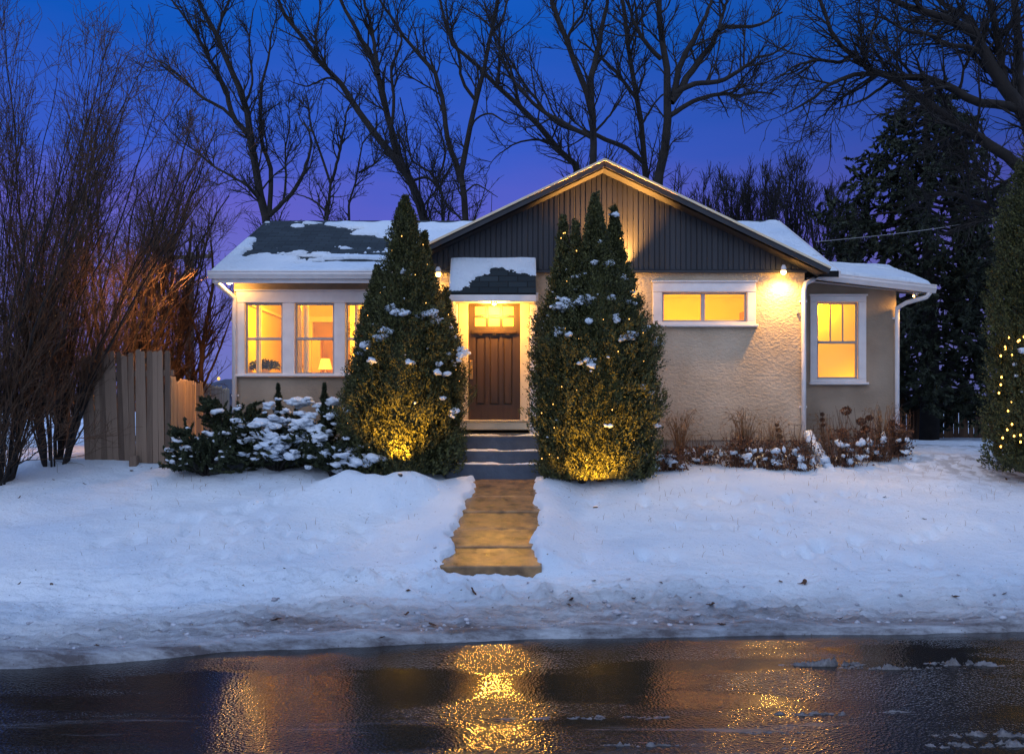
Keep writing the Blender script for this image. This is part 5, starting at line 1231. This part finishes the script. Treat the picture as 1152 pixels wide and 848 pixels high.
def perennial(px, Y, rx, h, seed, label, snow=6, n=900):
    g = np.random.default_rng(seed); x0 = PX(px, Y); z0 = gh(x0, Y); t = empty('withered_perennial', (x0, Y, z0), label, 'plant', 'withered plants in the snow along the right wall')
    pts = np.stack([x0+g.normal(size=n)*rx*.5, Y+g.normal(size=n)*.14, z0+h*g.random(n)**1.3], 1); pts[:, 2] *= 1
    Ps = []; Rs = []
    for i in range(80):
        a = g.normal()*rx*.5; p, r = resample([(x0+a*.7, Y+g.normal()*.1, z0-.02), (x0+a, Y+g.normal()*.1, z0+h*.6), (x0+a*1.3, Y+g.normal()*.12, z0+h*(.6+1.1*g.random()**2))], [.005, .004, .002], 5, .02); Ps.append(p); Rs.append(r)
    v, q = tubes_np(np.stack(Ps), np.stack(Rs), 4); mesh_obj('stems', v, q, M['dry'], t)
    v, q = cards(pts, g.normal(size=(n, 3)), .02+.025*g.random(n), .035+.04*g.random(n), g, .4); mesh_obj('leaves', v, q, M['dry'], t)
    C = [(x0+g.normal()*rx*.55, Y-.12+g.normal()*.06, z0+h*(.12+.6*g.random())) for _ in range(int(snow*1.5))]; S = [(.022+.05*g.random()**1.5, .04, .020+.035*g.random()) for _ in C]
    v, q = blobs(C, S, .75, g=g); tag(mesh_obj('snow', v, q, M['snow'], t, smooth=True), kind='stuff')
for px, Y, rx, h, s_, lb, sn in [(752, 16.45, .38, .26, 101, 'withered brown plants at the right foot of the right cedar', 12), (790, 16.8, .28, .22, 102, 'low withered plants between cedar and grass clump', 7), (832, 16.55, .30, .36, 103, 'snow tipped withered plants below the grass clump', 7),
                              (868, 16.5, .34, .34, 104, 'snowy withered plants left of the downspout extension', 10), (898, 16.45, .28, .36, 105, 'withered plants right behind the downspout extension', 9), (948, 16.7, .38, .46, 106, 'dense reddish brown withered plants right of the downspout extension', 8),
                              (985, 17.0, .36, .40, 107, 'brown withered plants below the outer downspout', 8), (1010, 17.2, .18, .40, 108, 'small dark withered clump at the annex corner', 3)]:
    perennial(px, Y, rx, h*1.3, s_, lb, sn, 520)
def hydrangea(heads, Y, base, label):
    g = np.random.default_rng(int(base)); x0 = PX(base, Y); z0 = gh(x0, Y); t = empty('hydrangea', (x0, Y, z0), label, 'plant')
    for (px, py, r) in heads:
        c = P(px, py, Y+g.normal()*.06); s = MB(); s.tube([(x0+g.normal()*.1, Y, z0-.03), ((x0+c[0])/2+g.normal()*.03, c[1], (z0+c[2])/2), c], [.006, .005, .004], 5); s.build('stem', M['dry'], t)
        n = 170; u = g.normal(size=(n, 3)); u /= np.linalg.norm(u, axis=1, keepdims=True); R = r/F*Y
        v, q = cards(np.array(c)+u*R*np.array([1, 1, .8])*(.6+.4*g.random((n, 1))), u+g.normal(size=u.shape)*.7, .03*np.ones(n), .035*np.ones(n), g); mesh_obj('flower_head', v, q, M['dry'], t)
hydrangea([(952, 462, 6.5), (969, 474, 6), (974, 483, 5.5), (968, 491, 7), (948, 487, 7), (1003, 476, 5), (978, 470, 4)], 17.2, 962, 'withered hydrangea with dark round flower heads below the annex window')
hydrangea([(876, 484, 3), (877, 491, 3.5), (874, 478, 2)], 17.1, 876, 'single dark seed spike in front of the stucco left of the downspout')
hydrangea([(925, 466, 2), (925, 472, 2.5), (926, 478, 2)], 17.5, 926, 'thin dark seed spike under the left side of the annex window')

# ------------------------------------------------------------------ fences, pole, wire
def fence_panel(name, label, a, b, z0a, z0b, hts, m, bw=.14, gap=.006, lean=0, tilt=0, group=None, pointed=False, rails=True, seed=0, posts=()):
    g = np.random.default_rng(seed+7); A = Vector((a[0], a[1], 0)); B = Vector((b[0], b[1], 0)); L = (B-A).length; d = (B-A)/L; nrm = Vector((d.y, -d.x, 0))
    if nrm.y > 0 and abs(d.x) > .3: nrm = -nrm
    t = empty(name, (a[0], a[1], z0a), label, 'fence', group); n = int(L/(bw+gap)); s = MB()
    for i in range(n):
        u0 = i*(bw+gap); u1 = u0+bw; zb = z0a+(z0b-z0a)*(u0/L); zt = zb+np.interp(u0/L, [0, 1], hts)+.028*g.normal(); off = .006*g.normal(); sk = tilt+.008*g.normal()
        V = []
        tops = [(u0, zt), ((u0+u1)/2, zt+.06), (u1, zt)] if pointed else [(u0+.02, zt), (u1-.02, zt+.01*g.normal())]
        poly = [(u0, zb), (u1, zb), (u1, zt-.03)]+tops[::-1]+[(u0, zt-.03)]
        for dd in (0, .02):
            for (u, z) in poly:
                p = A+d*(u+sk*(z-zb))+nrm*(.02-dd+off+lean*(z-zb)); V.append((p.x, p.y, z))
        k = len(poly); Fq_ = [tuple(range(k)), tuple(range(2*k-1, k-1, -1))]+[(j, k+j, k+(j+1) % k, (j+1) % k) for j in range(k)]
        s.add(V, Fq_)
    s.build('boards', M[m], t)
    if rails:
        for f in (.22, .8):
            p0 = A-nrm*.03+nrm*lean*hts[0]*f; p1 = B-nrm*.03+nrm*lean*hts[1]*f; s = MB(); s.beam((p0.x+d.x*.02, p0.y, z0a+hts[0]*f), (p1.x-d.x*.02, p1.y, z0b+hts[1]*f), .04, .09); s.build('rail', M[m], t)
    for u in posts:
        p = A+d*u*L-nrm*.10; zb = z0a+(z0b-z0a)*u; s = MB(); s.box(p.x-.05, p.x+.05, p.y-.05, p.y+.05, zb-.3, zb+np.interp(u, [0, 1], hts)*.97); s.build('post', M[m], t)
    return t
Yf = 17.0
f1a = P(96, 508, Yf); f1b = P(151, 508, Yf-.1); f2a = P(147, 506, Yf-.15); f2b = P(195, 506, Yf-.25)
fence_panel('leaning_fence', 'weathered plank fence panel farther left, with split boards', f1a, f1b, PZ(522, Yf), PZ(521, Yf), (1.86, 1.84), 'fence', .095, lean=.03, tilt=-.015, group='leaning weathered fence panels', seed=1, posts=(.2,))
fence_panel('leaning_fence', 'weathered plank fence panel leaning right beside the juniper', f2a, f2b, PZ(520, Yf), PZ(520, Yf), (1.83, 1.85), 'fence', .095, lean=-.02, tilt=-.02, group='leaning weathered fence panels', seed=2, posts=(.6,))
A_ = P(189, 0, 17.2); B_ = P(262, 0, 27.0)
fence_panel('side_fence', 'pale plank fence lit amber running back from the leaning panel', (A_[0], A_[1]), (B_[0]-.1, B_[1]), 1.5, 1.5, (1.42, 1.40), 'fence_new', .14, seed=4, posts=(.3, .6, .95))
# low post left of the panel and cap block
m_ = MB(); z = gh(PX(151, 16.7), 16.7); m_.bbox(PX(151, 16.7)-.07, PX(151, 16.7)+.05, 16.65, 16.77, z-.05, z+.16, .01); o = m_.build('fence_stump', M['fence'], origin=(PX(151, 16.7), 16.7, z)); tag(o, 'short sawn post stump in the snow before the leaning fence', 'post')
Yb = 27.0
fence_panel('back_fence', 'old dark plank fence between the annex and the spruce', P(1008, 0, Yb), P(1052, 0, Yb), 1.5, 1.5, (1.25, 1.25), 'fence_old', .13, group='dark fences behind the side yard', seed=5, posts=(.5,))
fence_panel('back_fence', 'dark picket fence with gaps right of the spruce trunk', P(1056, 0, Yb+.1), P(1205, 0, Yb+.1), 1.45, 1.45, (1.15, 1.10), 'fence_old', .12, gap=.012, pointed=True, group='dark fences behind the side yard', seed=6, posts=(.3, .7))
# utility pole
Yp = 33; up_ = empty('utility_pole', (PX(213, Yp), Yp, 1.5), 'wooden utility pole with crossarm behind the thicket', 'pole')
m_ = MB(); m_.tube([(PX(213, Yp), Yp, 1.3), (PX(213.5, Yp), Yp, 5), (PX(214, Yp), Yp, PZ(284, Yp))], [.16, .14, .12], 10); m_.build('pole', M['pole'], up_, smooth=True)
m_ = MB(); m_.beam((PX(192, Yp), Yp-.16, PZ(291, Yp)), (PX(241, Yp), Yp-.16, PZ(289, Yp)), .10, .12); m_.build('crossarm', M['pole'], up_)
for px in (196, 205, 225, 237):
    m_ = MB(); m_.lathe((PX(px, Yp), Yp-.16, PZ(289, Yp)+.04), [(.02, 0), (.045, .03), (.03, .06), (.045, .09), (.02, .12)], 8); m_.build('insulator', M['pole'], up_)
m_ = MB(); pts = [np.array(P(918, 272, 20.5))*(1-t)+np.array(P(1200, 228, 24))*t-np.array([0, 0, .12*math.sin(math.pi*t)]) for t in np.linspace(0, 1, 16)]; m_.tube(pts, .006, 5); o = m_.build('overhead_wire', M['sash'], origin=tuple(pts[0])); tag(o, 'thin pale service wire running from the annex roof toward the spruce', 'wire')

# neighbour's house far behind at the left
Yn = 62; nb = empty('neighbour_house', (PX(232, Yn), Yn, 1.5), 'dim low house far away between the side fence and the house corner', 'house')
xa, xb = PX(205, Yn), PX(300, Yn)
m_ = MB(); m_.box(xa, xb, Yn, Yn+8, 1.0, PZ(442, Yn)); m_.build('wall', M['hill'], nb)
m_ = MB(); m_.add([(xa-.4, Yn-.5, PZ(443, Yn)), (xb+.4, Yn-.5, PZ(443, Yn)), (xb-.5, Yn+4, PZ(424, Yn)), (xa+1.5, Yn+4, PZ(424, Yn)), (xa-.4, Yn+8.5, PZ(443, Yn)), (xb+.4, Yn+8.5, PZ(443, Yn))], [(0, 1, 2, 3), (3, 2, 5, 4), (0, 3, 4), (1, 5, 2)]); m_.build('roof', M['hill'], nb)
lz_ = MB(); lz_.lathe((PX(246, Yn-.6), Yn-.6, PZ(428, Yn)), [(.04, 0), (.09, .05), (.09, .14), (.03, .2)], 10); lz_.build('porch_lamp', M['shade'], nb)

# ------------------------------------------------------------------ small debris on the snow
g = np.random.default_rng(77)
spots = [(532, 666, .06), (643, 676, .05), (640, 682, .03), (800, 686, .06), (905, 658, .06), (900, 657, .03), (744, 658, .03), (878, 657, .03), (458, 692, .04), (486, 704, .04), (310, 703, .05), (459, 667, .04), (595, 674, .02), (713, 674, .03), (812, 704, .05), (945, 697, .05), (1075, 672, .05), (1130, 670, .03), (490, 632, .03), (313, 521, .05), (58, 659, .03), (22, 660, .03), (430, 720, .03), (554, 685, .02), (777, 675, .02), (668, 655, .03), (109, 727, .03), (642, 735, .03), (1132, 540, .04), (918, 566, .02), (60, 540, .03), (95, 545, .03), (148, 530, .03), (170, 528, .03), (22, 560, .04), (995, 560, .03), (1040, 585, .03), (640, 560, .02), (320, 640, .02), (400, 655, .03)]
leaf0 = None
for (px, py, s_) in spots:
    # march the view ray to the ground
    for Y in np.arange(9.3, 18, .04):
        x, _, z = P(px, py, Y)
        if z <= gh(x, Y): break
    z = gh(x, Y)
    if leaf0 is None:
        n = 9; V = []; 
        for k in range(n): a = 2*math.pi*k/n; rr = 1+.35*math.sin(k*2.7); V.append((math.cos(a)*rr, math.sin(a)*rr*.6, .35*abs(math.cos(a*1.5))+.1))
        V.append((0, 0, .05)); me = mesh_obj('fallen_leaf', V, [(k, (k+1) % n, n) for k in range(n)], M['leaf']); leaf0 = me; o = me
        sm = me.modifiers.new('thickness', 'SOLIDIFY'); sm.thickness = .12
    else: o = leaf0.copy(); COL.objects.link(o)
    tag(o, 'dead brown leaf lying on the snowy lawn', 'leaf', 'fallen leaves scattered on the snow')
    o.location = (x, Y, z+.004); s2 = s_*.85; o.scale = (s2*(.8+.5*g.random()), s2*(.8+.5*g.random()), s2); o.rotation_euler = (g.normal()*.3, g.normal()*.3, g.random()*6.28)

g = np.random.default_rng(123); C = []; S = []
for _ in range(420):
    x = g.uniform(-6.2, 6.8); y = float(edge(x))+.15+abs(g.normal())*.75
    if y > 13: continue
    s_ = .006+.022*g.random()**3; C.append((x, y, 0)); S.append((s_*1.3, s_, s_*.8))
C = np.array(C); C[:, 2] = ground_h(C[:, 0], C[:, 1])+.004
v, q = blobs(C, S, .8, g=g); o = mesh_obj('snow_crumbs', v, q, M['snow_crumb'], smooth=True); tag(o, 'loose dirty snow crumbs thrown along the road edge', 'snow', kind='stuff')
# dead grass tips poking through the lawn snow near the walls and the walk
Pm = []; Rm = []
for _ in range(420):
    x = g.uniform(-5.5, 9.5); y = g.uniform(15.0, 16.9) if g.random() < .7 else g.uniform(12.8, 15)
    if -1.2 < x < .8: continue
    z = gh(x, y); hh = .03+.07*g.random(); dx_, dy_ = g.normal(size=2)*.03
    Pm.append([(x, y, z-.02), (x+dx_*.4, y+dy_*.4, z+hh*.6), (x+dx_, y+dy_, z+hh)]); Rm.append([.0028, .002, .0012])
v, q = tubes_np(np.array(Pm), np.array(Rm), 3); o = mesh_obj('grass', v, q, M['straw']); tag(o, 'dead grass tips poking through the lawn snow', 'grass', kind='stuff')
